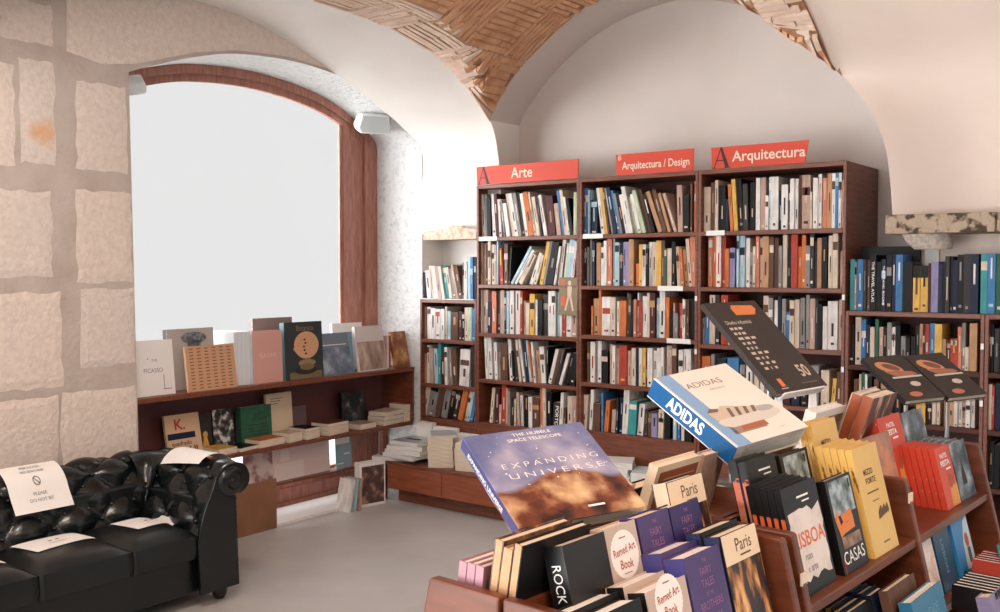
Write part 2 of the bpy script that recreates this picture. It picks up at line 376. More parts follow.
# ------------------------------------------------------------------ brick groin vault
vb = MB(); N1, N2 = 46, 60
vb.grid([[(0.108 + 2.27 * i / N1, 0.004 - 3.444 * j / N2, vault(0.108 + 2.27 * i / N1, 0.004 - 3.444 * j / N2) + 0.008) for i in range(N1 + 1)] for j in range(N2 + 1)], 2, True, True)
vb.quad([(-0.5, -7, 3.55), (6, -7, 3.55), (6, 0.6, 3.55), (-0.5, 0.6, 3.55)], 2)
rr = random.Random(11)
def brick(cx, cy, dx, dy, L, Wd, mi, rd=0.0):
    px, py = -dy, dx; tilt = rr.uniform(-.002, .002); dep = rr.uniform(0.010, 0.016) + rd
    c4 = []
    for a, b in ((-1, -1), (1, -1), (1, 1), (-1, 1)):
        x = cx + dx * L / 2 * a + px * Wd / 2 * b; y = cy + dy * L / 2 * a + py * Wd / 2 * b
        x = min(max(x, 0.114), 2.343); y = min(max(y, -3.43), -0.003); c4.append((x, y))
    lo = [(x, y, vault(x, y) - dep + tilt * (1 if k in (0, 3) else -1)) for k, (x, y) in enumerate(c4)]
    hi = [(x, y, vault(x, y) + 0.03) for x, y in c4]
    vb.quad(lo, mi)
    for k in range(4):
        j = (k + 1) % 4; vb.quad([hi[k], hi[j], lo[j], lo[k]], mi)
pitch, bl, CELL = 0.038, 0.23, 0.342
# basket of square panels whose courses turn by a right angle from one panel to the next
for ci in range(0, 8):
    for cj in range(0, 11):
        along_y = (ci + cj) % 2 == 0
        for k in range(9):
            t = -rr.uniform(0, bl) if True else 0
            row_dep = rr.uniform(-.003, .003)
            while t < CELL:
                L = bl * rr.uniform(.85, 1.1); t0, t1 = max(t, 0.0), min(t + L, CELL); t += L
                if t1 - t0 < .02: continue
                q = (k + .5) * pitch; m_ = (t0 + t1) / 2
                x, y = (ci * CELL + q, -(cj * CELL + m_)) if along_y else (ci * CELL + m_, -(cj * CELL + q))
                x += .06; y += .1
                if not (.1 < x < 2.36 and -3.44 < y < .01): continue
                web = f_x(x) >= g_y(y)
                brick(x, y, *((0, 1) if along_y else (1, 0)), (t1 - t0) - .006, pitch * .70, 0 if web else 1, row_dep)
for k in range(60):
    ya, yb = -0.002 - 3.4 * k / 60, -0.002 - 3.4 * (k + 1) / 60
    vb.quad([(2.346, ya, vault(2.34, ya) - .02), (2.346, yb, vault(2.34, yb) - .02), (2.346, yb, vault(2.34, yb) + .05), (2.346, ya, vault(2.34, ya) + .05)], 2)
struct(vb.build('ceiling', [brick_m, brick_p, vault_mortar]))

# ------------------------------------------------------------------ shop window
WX = -0.93
wf = MB()
arch = [(y, z) for y, z in niche]
def offs(P, d):
    out = []
    for i, p in enumerate(P):
        a = P[max(i - 1, 0)]; b = P[min(i + 1, len(P) - 1)]
        t = Vector((b[0] - a[0], b[1] - a[1])).normalized(); out.append((p[0] - t[1] * -d * -1 * -1, p[1] + t[0] * d))
    return out
def ring(d0, d1, x0, x1, mi=0):
    A = [(y, z - d0) for y, z in arch]; Bq = [(y, z - d1) for y, z in arch]
    for i in range(len(A) - 1):
        a0, a1, b0, b1 = A[i], A[i+1], Bq[i], Bq[i+1]
        wf.quad([(x1, *a0), (x1, *a1), (x1, *b1), (x1, *b0)], mi); wf.quad([(x0, *a0), (x0, *b0), (x0, *b1), (x0, *a1)], mi)
        wf.quad([(x0, *b0), (x1, *b0), (x1, *b1), (x0, *b1)], mi)
ring(0.0, 0.055, WX - 0.06, WX + 0.0); ring(0.05, 0.10, WX - 0.05, WX - 0.022)
def az_(y): return interp(arch, y) or 2.45
def jamb_(y0, y1, x0, x1, d=.102):
    yy = [y0 + (y1 - y0) * k / 5 for k in range(6)]
    wf.prism([(x0, y1, 0), (x0, y0, 0)] + [(x0, y, az_(y) - d) for y in yy], (x1 - x0, 0, 0))
jamb_(-.10, .0185, WX - .06, WX, .057); jamb_(-.29, -.10, WX - .05, WX - .022); jamb_(-.318, -.29, WX - .045, WX - .03)
wf.box((WX - 0.06, -2.199, 0.0), (WX, -2.05, 2.52))
wf.box((WX - 0.06, -2.06, 0.035), (WX, -0.10, 0.12)); wf.box((WX - 0.05, -2.06, 0.12), (WX - 0.02, -0.10, 0.20)); wf.box((WX - 0.05, -2.06, 0.0), (WX + 0.03, -0.10, 0.035))
fr = struct(wf.build('window_1', wood_frame))
glass = bpy.data.materials.new('window_glass'); glass.use_nodes = True; nt = glass.node_tree; nt.nodes.remove(nt.nodes['Principled BSDF'])
o_ = nt.nodes['Material Output']; tr = nt.nodes.new('ShaderNodeBsdfTransparent'); gl = nt.nodes.new('ShaderNodeBsdfGlossy'); gl.inputs['Roughness'].default_value = 0.02
mx = nt.nodes.new('ShaderNodeMixShader'); fz = nt.nodes.new('ShaderNodeFresnel'); fz.inputs['IOR'].default_value = 1.2
nt.links.new(fz.outputs['Fac'], mx.inputs['Fac']); nt.links.new(tr.outputs['BSDF'], mx.inputs[1]); nt.links.new(gl.outputs['BSDF'], mx.inputs[2]); nt.links.new(mx.outputs['Shader'], o_.inputs['Surface'])
gm = MB(); pts = [(WX - 0.04, -2.1, 0.1), (WX - 0.04, -0.2, 0.1)] + [(WX - 0.04, y, z - 0.03) for y, z in arch if -2.1 < y < -0.2]
gm.quad(pts); g = gm.build('pane', glass, fr)

# lamps fixed at both ends of the window arch
def flood(M, label):
    r_ = empty('flood_lamp', M, label, 'lamp')
    b = MB(); b.prism([(-.05, -.05, 0), (.05, -.05, 0), (.065, -.035, 0.03), (.065, .04, .06), (-.03, .05, .06), (-.06, .02, .03)], (0, 0, 0)) if False else None
    b = MB(); P = [(-0.075, -0.05), (0.075, -0.05), (0.09, -0.02), (0.07, 0.05), (-0.07, 0.05), (-0.09, -0.02)]
    b.prism([(x, 0, z) for x, z in P], (0, 0.17, 0)); b.build('housing', white_plastic, r_, bevel=0.01)
    f = MB(); f.quad([(-0.07, -0.003, -0.042), (0.07, -0.003, -0.042), (0.078, -0.003, -0.018), (0.062, -0.003, 0.04), (-0.062, -0.003, 0.04), (-0.078, -0.003, -0.018)]); f.build('lens', mat('lamp_lens', (206, 214, 216), 0.15, 0.6), r_)
    k = MB(); k.box((-0.02, 0.06, 0.05), (0.02, 0.11, 0.13)); k.build('bracket', white_plastic, r_)
    return r_
flood(Matrix.Translation((-0.66, -0.27, 2.535)) @ Matrix.Rotation(math.radians(55), 4, 'Z') @ Matrix.Rotation(math.radians(14), 4, 'X') @ Matrix.Scale(1.3, 4), 'white box lamp under the arch at the far upper corner of the window')
flood(Matrix.Translation((-0.66, -2.08, 2.525)) @ Matrix.Rotation(math.radians(95), 4, 'Z') @ Matrix.Rotation(math.radians(-14), 4, 'Y') @ Matrix.Scale(1.05, 4), 'white box lamp by the stone wall at the near upper corner of the window')

# plaster wall lamp below the right impost
sc = empty('wall_sconce', T(2.775, 0.06, 1.7275), 'pale half-bowl wall lamp below the mottled stone block', 'lamp')
b = MB(); rows = []
for i in range(7):
    t = i / 6; z = -0.075 * t; R0 = 0.115 - 0.03 * t ** 2
    rows.append([(math.cos(a) * R0 + 0.03 * t, 0.03 - math.sin(a) * R0 * 0.75, z) for a in [math.pi * k / 14 for k in range(15)]])
b.grid(rows, 0); b.quad(rows[-1]); b.build('bowl', mat('sconce_plaster', (186, 172, 160), .8, .2, (50, (160, 148, 138), .4, .6)), sc)
b = MB(); b.box((-0.05, 0.0, -0.06), (0.07, 0.035, -0.004)); b.build('mount', plaster, sc)
# ------------------------------------------------------------------ bookcases
WORDS = ['first','second','third','fourth','fifth','sixth','seventh','eighth','ninth','tenth','eleventh','twelfth','thirteenth','fourteenth','fifteenth','sixteenth','seventeenth','eighteenth','nineteenth','twentieth']
def ordinal(i):
    if i < 20: return WORDS[i]
    t = ['', '', 'twenty', 'thirty', 'forty'][(i + 1) // 10]; u = (i + 1) % 10
    return {'twenty': 'twentieth', 'thirty': 'thirtieth', 'forty': 'fortieth'}[t] if u == 0 else t + '-' + WORDS[u - 1]
def bookcase(label, x0, x1, top, shelves, depth=0.45, y0=0.0, back=0.30, side=0.017, tags=(), bottom=0.0, deep_right=None, shelf_m=None):
    root = empty('bookcase', T((x0 + x1) / 2, y0, 0), label, 'bookcase'); cx = (x0 + x1) / 2
    def pt(nm, a, b, m=wood, bev=0.002):
        mb = MB(); mb.box((a[0] - cx, a[1], a[2]), (b[0] - cx, b[1], b[2])); return mb.build(nm, m, root, bevel=bev)
    pt('side_panel', (x0, 0, bottom), (x0 + side, depth, top)); pt('side_panel', (x1 - side, 0, bottom), (x1, deep_right or depth, top))
    pt('top_panel', (x0 + side, 0.0, top - 0.024), (x1 - side, depth, top), wood_x)
    for z in shelves: pt('shelf', (x0 + side, 0.0, z - 0.024), (x1 - side, back, z), shelf_m or wood_x)
    pt('back_panel', (x0 + side, back, bottom), (x1 - side, back + 0.01, top - 0.024), wood_dark, 0)
    pt('apron', (x0 + side, 0.002, bottom), (x1 - side, 0.02, shelves[-1] - 0.024), wood_x)
    for (xa, xb, z) in tags:
        mb = MB(); mb.box((xa - cx, -0.0025, z - 0.024), (xb - cx, -0.0002, z + 0.004)); mb.build('shelf_label', paper_m, root)
    return root
bookcase('tall cherry wood bookcase under the arte sign', 0.0, 0.80, 2.107, [1.765, 1.455, 1.135, .83, .54], depth=.29, back=.272, tags=[(.02, .17, 1.765)])
bookcase('tall cherry wood bookcase under the architecture and design sign', 0.802, 1.590, 2.107, [1.765, 1.455, 1.155, .865, .57], depth=.37, tags=[(.83, .97, 1.765), (1.34, 1.50, 1.455), (1.40, 1.55, 1.155), (1.575, 1.589, 1.40), (1.575, 1.589, 1.10)])
bookcase('tall cherry wood bookcase under the arquitectura sign', 1.592, 2.41, 2.107, [1.765, 1.455, 1.135, .83, .52], depth=.45, deep_right=.545, tags=[(1.64, 1.75, 1.765), (2.395, 2.409, 1.42), (2.395, 2.409, 1.05)])
bookcase('narrow low bookcase at the window end of the back wall', -0.503, -0.002, 1.35, [1.075, .765, .53], depth=0.235, back=0.215)
bookcase('low bookcase of travel books right of the tall bookcases', 2.413, 3.06, 1.343, [1.067, .795, .52, .25], depth=0.235, back=0.222, shelf_m=wood_dark, tags=[(3.045, 3.059, 1.20), (3.045, 3.059, .93)])
bookcase('low bookcase of travel books cut by the picture edge', 3.062, 3.75, 1.343, [1.067, .795, .52, .25], depth=0.235, back=0.222, shelf_m=wood_dark)
mb = MB(); mb.box((-0.63, -0.004, 1.3505), (-0.02, 0.235, 1.3545)); o = mb.build('top_board', white_plastic)
tag(o, 'white board laid along the top of the narrow low bookcase', 'board')
mb = MB(); mb.box((2.425, 0.215, 1.3435), (2.715, 0.232, 1.672)); tag(mb.build('backing_board', mat('dark_board', (18, 16, 17), .6)), 'tall dark board standing behind the travel books', 'board')

# header signs
def sign(label, x0, x1, z0, z1, word, size, lx, letter=None, slant=0.0, bold=0.012, xs=1.0, lsize=0.115, serif=False, tw=None, ly=.5):
    r_ = empty('header_sign', T((x0 + x1) / 2, -0.004, z0), label, 'sign')
    W, H = x1 - x0, z1 - z0
    mb = MB(); mb.prism([(-W/2 + 0.004, 0, 0), (W/2 - 0.004 - slant, 0, 0), (W/2, 0, H), (-W/2, 0, H)], (0, 0.008, 0)); mb.build('board', red_sign, r_)
    mb = MB(); add_text(mb, word, size, 0, 0, 0, 0, bold, xs=xs, width=tw)
    if serif:
        pass
    mb.build('lettering', cream_ink, r_, Matrix.Translation((lx, -0.0008, H * ly)) @ Matrix.Rotation(math.pi / 2, 4, 'X'))
    if letter:
        mb = MB()
        if letter == 'A':
            poly(mb, [(-.042, -.055), (-.036, -.055), (.004, .058), (-.001, .058)]); poly(mb, [(-.006, .058), (.006, .058), (.05, -.055), (.026, -.055)]); rect(mb, -.026, -.018, .032, -.012)
            rect(mb, -.052, -.057, -.026, -.053); rect(mb, .018, -.057, .058, -.053)
            m_ = sign_dark
        else:
            add_text(mb, letter, 0.042, 0, 0, 0, 0, 0.0); m_ = cream_ink
        mb.build('section_letter', m_, r_, Matrix.Translation((-W/2 + (.058 if letter == 'A' else .026), -0.0009, H * (0.5 if letter == 'A' else 0.82))) @ Matrix.Rotation(math.pi / 2, 4, 'X'))
    return r_
def serifs(): pass
sign('red header sign reading arte on the bookcase nearest the window', 0.004, 0.797, 2.109, 2.226, 'Arte', 0.095, -0.03, 'A', bold=0.012, xs=0.95)
sign('red header sign reading arquitectura and design, the middle one', 1.060, 1.563, 2.109, 2.232, 'Arquitectura / Design', 0.062, 0.01, 'B', bold=0.012, tw=.435, ly=.42)
sign('red header sign with a dark letter reading arquitectura, farthest from the window', 1.668, 2.213, 2.109, 2.226, 'Arquitectura', 0.078, 0.055, 'A', slant=0.015, bold=0.016, xs=1.0)

# ------------------------------------------------------------------ the books on the shelves
SHELF = {
'A1':'24,26,283,-3w 52,14,283,-2g 67,32,256,-2k 107,27,283,-3w 139,22,283,-4m 162,23,247,-4w 188,9,232,-5m 206,14,241,-7g 229,30,218,-9w 269,22,283,-11c 292,26,283,-11w 319,26,283,-10g 345,30,283,-10k 378,22,277,-10w 408,38,283,-11o 451,13,283,-11c 468,26,250,-10c 498,13,240,-8d 523,25,260,-11w 557,50,249,-6m 615,33,201,-8p 656,17,283,-10B 677,24,283,-9c 702,12,240,-9w 721,17,232,-10k 742,22,262,0l',
'A2':'10,20,274,0c 31,26,270,0p 58,13,266,0m 75,23,283,0c 102,28,262,-1w 131,16,258,-1p 148,11,283,0L 170,27,236,-3r 202,31,264,0b 238,13,243,4k 256,20,283,33L 287,19,259,33w 317,30,218,31c 404,24,214,21w 443,21,197,18c 490,25,275,12y 517,13,283,12g 537,50,269,11k 595,15,244,10w 620,25,283,8w 649,16,257,7m 667,15,263,7l 683,40,283,7L 724,17,272,7w 743,24,265,6b',
'A3':'0,24,283,0w 28,28,283,0c 57,14,283,0p 72,27,206,0N 107,36,275,0s 144,32,272,0d 179,32,283,0p 212,13,266,0N 229,22,277,0L 256,31,281,0w 296,35,281,0w 340,17,283,0r 358,13,218,0c 379,26,205,0c 414,38,262,0y 457,17,227,0w 475,38,228,0k 514,38,260,0d 552,29,283,0w 583,30,283,0w 621,21,275,0L 646,12,279,0w 659,25,252,0r 685,39,276,0w 724,41,273,0p',
'A4':'56,23,283,-3w 80,32,283,-3w 116,13,243,-2g 134,23,244,-2w 161,11,181,0w 175,59,247,0b 251,27,271,-4w 279,16,197,-4k 299,22,274,-5d 331,18,272,-7c 362,16,278,-9w 379,26,270,-7N 406,16,272,-7L 427,13,262,-8o 448,16,262,-6w 474,26,208,-5t 501,34,233,-5w 536,12,231,0k 548,25,226,15w 576,24,224,15b 609,23,234,13d 634,22,208,18w 667,32,210,16k 708,41,213,14k',
'A5':'80,25,232,6c 125,35,232,1m 162,15,125,2c 180,39,283,1r 220,15,239,1p 244,14,221,0g 263,20,176,0d 288,14,174,0c 317,19,218,-3p 338,21,201,-3w 365,38,203,0k 407,29,198,-1w 437,51,197,0b 490,23,259,0s 520,23,276,-1c 544,36,237,0k 584,55,176,4d 640,23,244,4w 666,16,148,3b 697,31,226,0c 730,40,228,0p',
'D1':'792,55,283,0B 848,11,272,0L 861,46,209,0N 938,22,283,-8w 962,19,283,-8y 983,13,283,-9b 1010,13,283,-11g 1024,26,283,-11N 1054,16,264,-12B 1071,14,246,-12g 1086,23,246,-12k 1111,23,237,-12w 1137,25,283,-12w 1167,20,219,-13l 1193,20,237,-14w 1222,25,261,-16l 1256,23,266,-16b 1281,24,234,-16k 1323,27,253,-20t 1356,24,261,-17b 1389,19,236,-17t 1426,19,237,-19p 1450,32,268,-2p 1486,36,211,0k 1526,14,274,0b 1548,25,283,0o',
'D2':'816,17,235,0k 835,16,235,0g 858,14,283,0g 876,20,265,0N 903,29,261,0t 940,18,233,0w 959,20,271,0w 980,34,283,0s 1020,13,283,0g 1034,31,259,0L 1066,22,247,0k 1091,19,261,0P 1111,22,261,0P 1134,32,276,0t 1182,21,132,0o 1204,21,244,0y 1226,21,244,0w 1247,16,221,0k 1264,17,258,0w 1282,29,258,0c 1312,32,265,0y 1345,23,264,0b 1368,13,220,0G 1383,29,219,0c 1413,24,256,0k 1448,20,229,-3c 1476,20,216,-5o 1497,20,212,-5t 1520,20,272,-5c 1542,30,283,-3s',
'D3':'873,11,177,0o 885,38,221,0t 924,16,280,0o 941,11,233,0c 953,58,233,0w 1013,31,231,0c 1054,16,208,0w 1072,46,213,0o 1119,13,259,0b 1133,16,252,0d 1149,17,214,0k 1168,19,222,0s 1188,8,260,0w 1197,24,215,0r 1222,35,242,0w 1258,17,261,0c 1277,33,261,0m 1315,18,232,0L 1335,34,277,0w 1377,24,237,0o 1403,21,160,0k 1425,10,205,0p 1436,20,146,0g 1463,20,205,0r 1487,16,228,0w 1508,16,221,0b 1527,33,221,0k',
'D4':'846,19,247,0b 869,32,248,0w 904,9,253,0g 915,27,254,0w 944,45,197,0k 1005,16,238,0p 1023,20,232,0w 1045,22,217,0p 1072,52,234,0r 1129,24,206,0p 1155,28,223,0c 1185,15,224,0N 1202,20,225,0w 1224,23,226,0y 1249,11,205,0m 1262,32,228,0w 1296,21,214,0w 1321,25,231,0w 1350,16,236,0w 1383,31,249,0p 1416,28,265,0b 1457,28,226,0w 1489,22,232,0w 1513,28,233,0w 1565,12,184,0w',
'D5':'801,37,212,4c 861,22,248,3w 889,50,167,1b 950,13,234,0B 965,28,191,5o 1016,26,139,3p 1051,11,212,2N 1065,25,213,2N 1093,37,266,3w 1133,52,203,3T 1189,38,187,5w 1238,20,158,1d 1259,26,145,1b 1289,38,140,0P 1331,33,167,2c 1373,33,163,0k 1430,21,182,0L 1455,16,170,0B 1479,20,157,0w 1503,48,152,0k',
'Q1':'1604,46,250,0c 1654,23,272,0b 1679,18,283,0c 1700,36,253,0k 1739,18,176,0N 1769,18,259,-4o 1791,23,283,-4y 1818,28,283,-4k 1851,27,254,-2d 1882,28,260,0k 1915,24,283,0w 1941,28,283,0p 1971,17,186,0w 1989,11,283,0L 2002,41,283,0w 2044,15,211,0N 2061,35,238,0w 2098,9,256,0k 2108,23,268,0w 2134,16,266,0w 2152,14,283,0b 2168,43,283,0p 2213,10,194,0c 2229,24,265,0w 2255,18,283,0w 2279,22,262,0s 2304,22,283,0t 2328,17,283,0w 2346,15,283,0B 2363,15,283,0w 2381,10,244,0p',
'Q2':'1639,25,278,0s 1666,20,283,0o 1691,27,283,0w 1721,20,283,0r 1742,24,213,0o 1768,31,217,0P 1810,12,283,0L 1824,31,283,0L 1859,23,269,0w 1885,16,194,0g 1903,15,223,0c 1920,19,276,0s 1941,15,268,0p 1959,35,276,0t 1997,24,271,0b 2022,22,266,0b 2048,18,225,0g 2069,23,283,0c 2094,19,216,0k 2116,34,283,0r 2152,18,219,0o 2172,21,279,0o 2194,22,223,0g 2218,20,283,0d 2240,11,246,0d 2252,22,262,0t 2276,28,265,0k 2314,19,272,0c 2336,27,283,0c 2373,22,193,0p',
'Q3':'1607,13,145,0g 1623,26,154,0B 1651,32,275,0c 1687,23,275,0d 1721,38,276,0r 1762,31,125,0w 1800,36,201,0k 1844,36,219,0k 1888,52,204,0k 1962,28,275,0c 1992,25,264,0g 2028,17,252,0w 2047,17,273,0N 2070,21,261,0g 2092,20,192,0B 2113,25,253,0c 2139,24,258,0c 2167,25,267,0g 2200,18,283,0g 2220,27,264,0p 2248,15,252,0d 2264,20,237,0k 2288,23,225,0w 2312,51,253,0w 2369,25,262,0p',
'Q4':'1608,51,235,0o 1662,19,247,0g 1696,52,226,0N 1758,66,234,0B 1833,28,198,0g 1870,37,196,0w 1916,28,173,0c 1953,22,127,0w 1980,18,116,0p 2007,36,118,0k 2060,53,130,0m 2122,43,143,0N 2174,34,180,0k 2217,51,217,0g 2280,42,196,0c 2335,20,158,4y 2364,24,193,1b',
'N0':'-623,25,189,-2N -591,28,217,0N -556,25,211,0w -527,49,180,-1N -461,38,195,-6w -417,24,226,-8c -391,30,224,-8w -356,31,222,-9p -320,22,222,-10w -295,29,222,-10T -263,27,216,-11c -232,27,204,-11g -197,18,234,-13p -175,30,221,-12b -142,15,246,0g -125,21,252,0w -102,26,283,0L -75,23,283,0B -51,20,275,0N',
'N1':'-505,28,219,0p -457,33,220,0w -423,38,211,0w -382,40,207,0w -336,35,208,0w -300,17,224,0c -281,27,194,0L -252,65,190,0b -185,26,197,0m -156,23,192,0k -130,28,223,0c -101,36,224,0l -63,38,215,0B',
'N2':'-520,21,251,0p -496,22,206,0t -472,28,263,0w -437,33,245,-2p -397,34,242,-3L -361,25,283,0T -334,33,209,0m -297,24,257,-1w -264,31,249,-3g -231,46,250,-4b -172,83,249,3w -76,44,277,0d',
'N3':'-521,41,219,12c -475,75,229,12g -389,39,217,14b -344,52,233,13g -282,34,216,12k -243,39,218,12d -186,42,229,14o -130,23,226,13c -104,22,227,13L -79,24,217,13B -53,16,204,12L',
'V1':'2424,23,261,0T 2448,11,249,0g 2460,28,261,0B 2490,15,257,0d 2508,14,257,0b 2525,29,283,0k 2555,22,248,0k 2579,21,260,0N 2603,25,283,0k 2629,17,283,0N 2647,32,283,0B 2681,46,248,0k 2731,33,228,0y 2766,34,228,0y 2803,9,240,0m 2814,33,247,0P 2848,18,239,0N 2867,9,247,0k 2878,19,273,0d 2899,11,273,0k 2911,19,254,0N 2931,27,280,0k 2959,30,283,0d 2991,34,283,0N 3035,28,283,0T 3064,33,283,0B 3098,30,283,0G 3130,26,283,0B 3159,23,283,0k 3185,26,283,0T',
'V2':'2419,28,202,0k 2455,28,243,0c 2484,22,232,0B 2508,17,205,0N 2527,22,194,0c 2552,16,234,0G 2571,19,196,0p 2592,18,181,0k 2612,21,220,0g 2634,17,198,0w 2654,20,206,0k 2676,22,153,0g 2702,18,146,0k 2724,20,155,0k 2746,18,209,0k 2766,14,218,0t 2781,9,218,0m 2791,18,219,0r 2810,25,223,0B 2836,33,220,0y 2870,16,149,0t 2889,18,146,0m 2908,29,151,0r 2938,17,209,0s 2956,15,228,0g 2972,17,113,0c 2991,33,229,0t 3074,20,228,0k 3098,20,207,0d 3121,20,223,0k 3144,20,223,0m',
'V3':'2451,27,197,0b 2480,9,223,0c 2490,15,232,0G 2507,11,225,0w 2521,19,210,0k 2552,22,204,0b 2582,30,198,0k 2616,30,185,0k 2650,30,164,0k 2754,43,102,0y 2808,18,106,0k 2828,16,108,0c 2847,15,110,0c 2883,17,124,0t 2901,25,125,0t 2928,16,128,0w 2946,15,129,0w 2963,15,130,0p 2980,20,143,0w 3001,17,145,0w 3076,16,217,0c 3093,10,211,0r 3104,27,219,0N 3132,22,214,0B 3155,23,209,0k',
'V4':'2438,32,108,0k 2478,31,113,0d 2517,23,109,0b 2548,30,120,0k 2586,23,109,0r 2616,31,128,0k 2654,30,125,0c 2691,30,137,0k 2728,30,141,0d 2765,29,137,0k 2801,29,149,0b 2837,29,145,0k 2873,28,157,0k 2908,28,161,0d 2943,28,157,0k 2978,28,169,0k 3080,24,210,0k 3107,23,206,0k 3134,26,212,0d 3163,19,212,0k',

}
CC = {'w': ((228, 222, 216), 'white'), 'c': ((214, 196, 176), 'cream'), 'p': ((190, 158, 142), 'dusty pink'), 'g': ((142, 138, 134), 'grey'), 'd': ((54, 49, 48), 'charcoal'), 'k': ((17, 15, 17), 'black'),
      'o': ((206, 116, 62), 'orange'), 's': ((206, 128, 98), 'salmon'), 'r': ((178, 66, 50), 'red'), 'm': ((78, 36, 36), 'maroon'), 'b': ((98, 68, 52), 'brown'), 't': ((190, 146, 108), 'tan'), 'y': ((222, 176, 88), 'yellow'),
      'B': ((66, 122, 172), 'blue'), 'N': ((27, 35, 60), 'navy'), 'L': ((172, 200, 212), 'light blue'), 'T': ((62, 146, 148), 'teal'), 'G': ((50, 100, 76), 'green'), 'P': ((144, 136, 172), 'lavender'), 'l': ((188, 200, 166), 'pale green')}
CMAT = {k: mat('cover_' + v[1].replace(' ', '_'), v[0], 0.55, 0.25, (14, tuple(int(x * 0.86) for x in v[0]), 0.4, 0.65, (2, 2, 0.6))) for k, v in CC.items()}
SHNAME = {'A': ('arte bookcase', ['top shelf', 'second shelf', 'third shelf', 'fourth shelf', 'lowest shelf']), 'D': ('design bookcase', ['top shelf', 'second shelf', 'third shelf', 'fourth shelf', 'lowest shelf']),
          'Q': ('arquitectura bookcase', ['top shelf', 'second shelf', 'third shelf', 'fourth shelf']), 'N': ('narrow bookcase', ['very top', 'upper shelf', 'middle shelf', 'lowest shelf']), 'V': ('travel bookcase', ['very top', 'upper shelf', 'middle shelf', 'lower shelf'])}
ZS = {'A1': 1.765, 'A2': 1.455, 'A3': 1.135, 'A4': .83, 'A5': .54, 'D1': 1.765, 'D2': 1.455, 'D3': 1.155, 'D4': .865, 'D5': .57, 'Q1': 1.765, 'Q2': 1.455, 'Q3': 1.135, 'Q4': .83, 'N0': 1.3545, 'N1': 1.075, 'N2': .765, 'N3': .53, 'V1': 1.343, 'V2': 1.067, 'V3': .795, 'V4': .52}
allb = []; rs = random.Random(21)
for key, txt in SHELF.items():
    items = []
    for tok in txt.split():
        x, t, h, lc = tok.split(','); lean = int(lc[:-1]); items.append((int(x) / 1000, int(t) / 1000, int(h) / 1000, lean, lc[-1]))
    for i, (x, t, h, lean, c) in enumerate(items):
        mid = Vector((x, 0, ZS[key] + h / 2)); dist = (mid - co.location).length
        allb.append(dict(key=key, i=i, x=x, t=t, h=h, lean=lean, c=c, area=t * h / dist ** 2))
# what the display racks hide from the camera does not count as large
def hidden(b):
    k = b['key']
    if k in ('V4', 'Q4', 'D5', 'V3'): return 0.45
    if k == 'Q3' and b['x'] < 2.0: return 0.4
    if k == 'V2' and b['x'] < 2.9: return 0.6
    return 1.0
rank = sorted(allb, key=lambda b: -b['area'] * hidden(b)); keep = set(id(b) for b in rank[:N_SHELF])
BANDC = {'w': 'dkrb', 'c': 'bdm', 'p': 'wcm', 'g': 'wk', 'd': 'wcg', 'k': 'wctg', 'o': 'wck', 's': 'wc', 'r': 'wcy', 'm': 'ct', 'b': 'ct', 't': 'bm', 'y': 'kb', 'B': 'wL', 'N': 'wL', 'L': 'wN', 'T': 'wc', 'G': 'wc', 'P': 'wN', 'l': 'wd'}
rest = MB(); rest_m = []; rest_i = {}
def slot(m):
    if m.name not in rest_i: rest_i[m.name] = len(rest_m); rest_m.append(m)
    return rest_i[m.name]
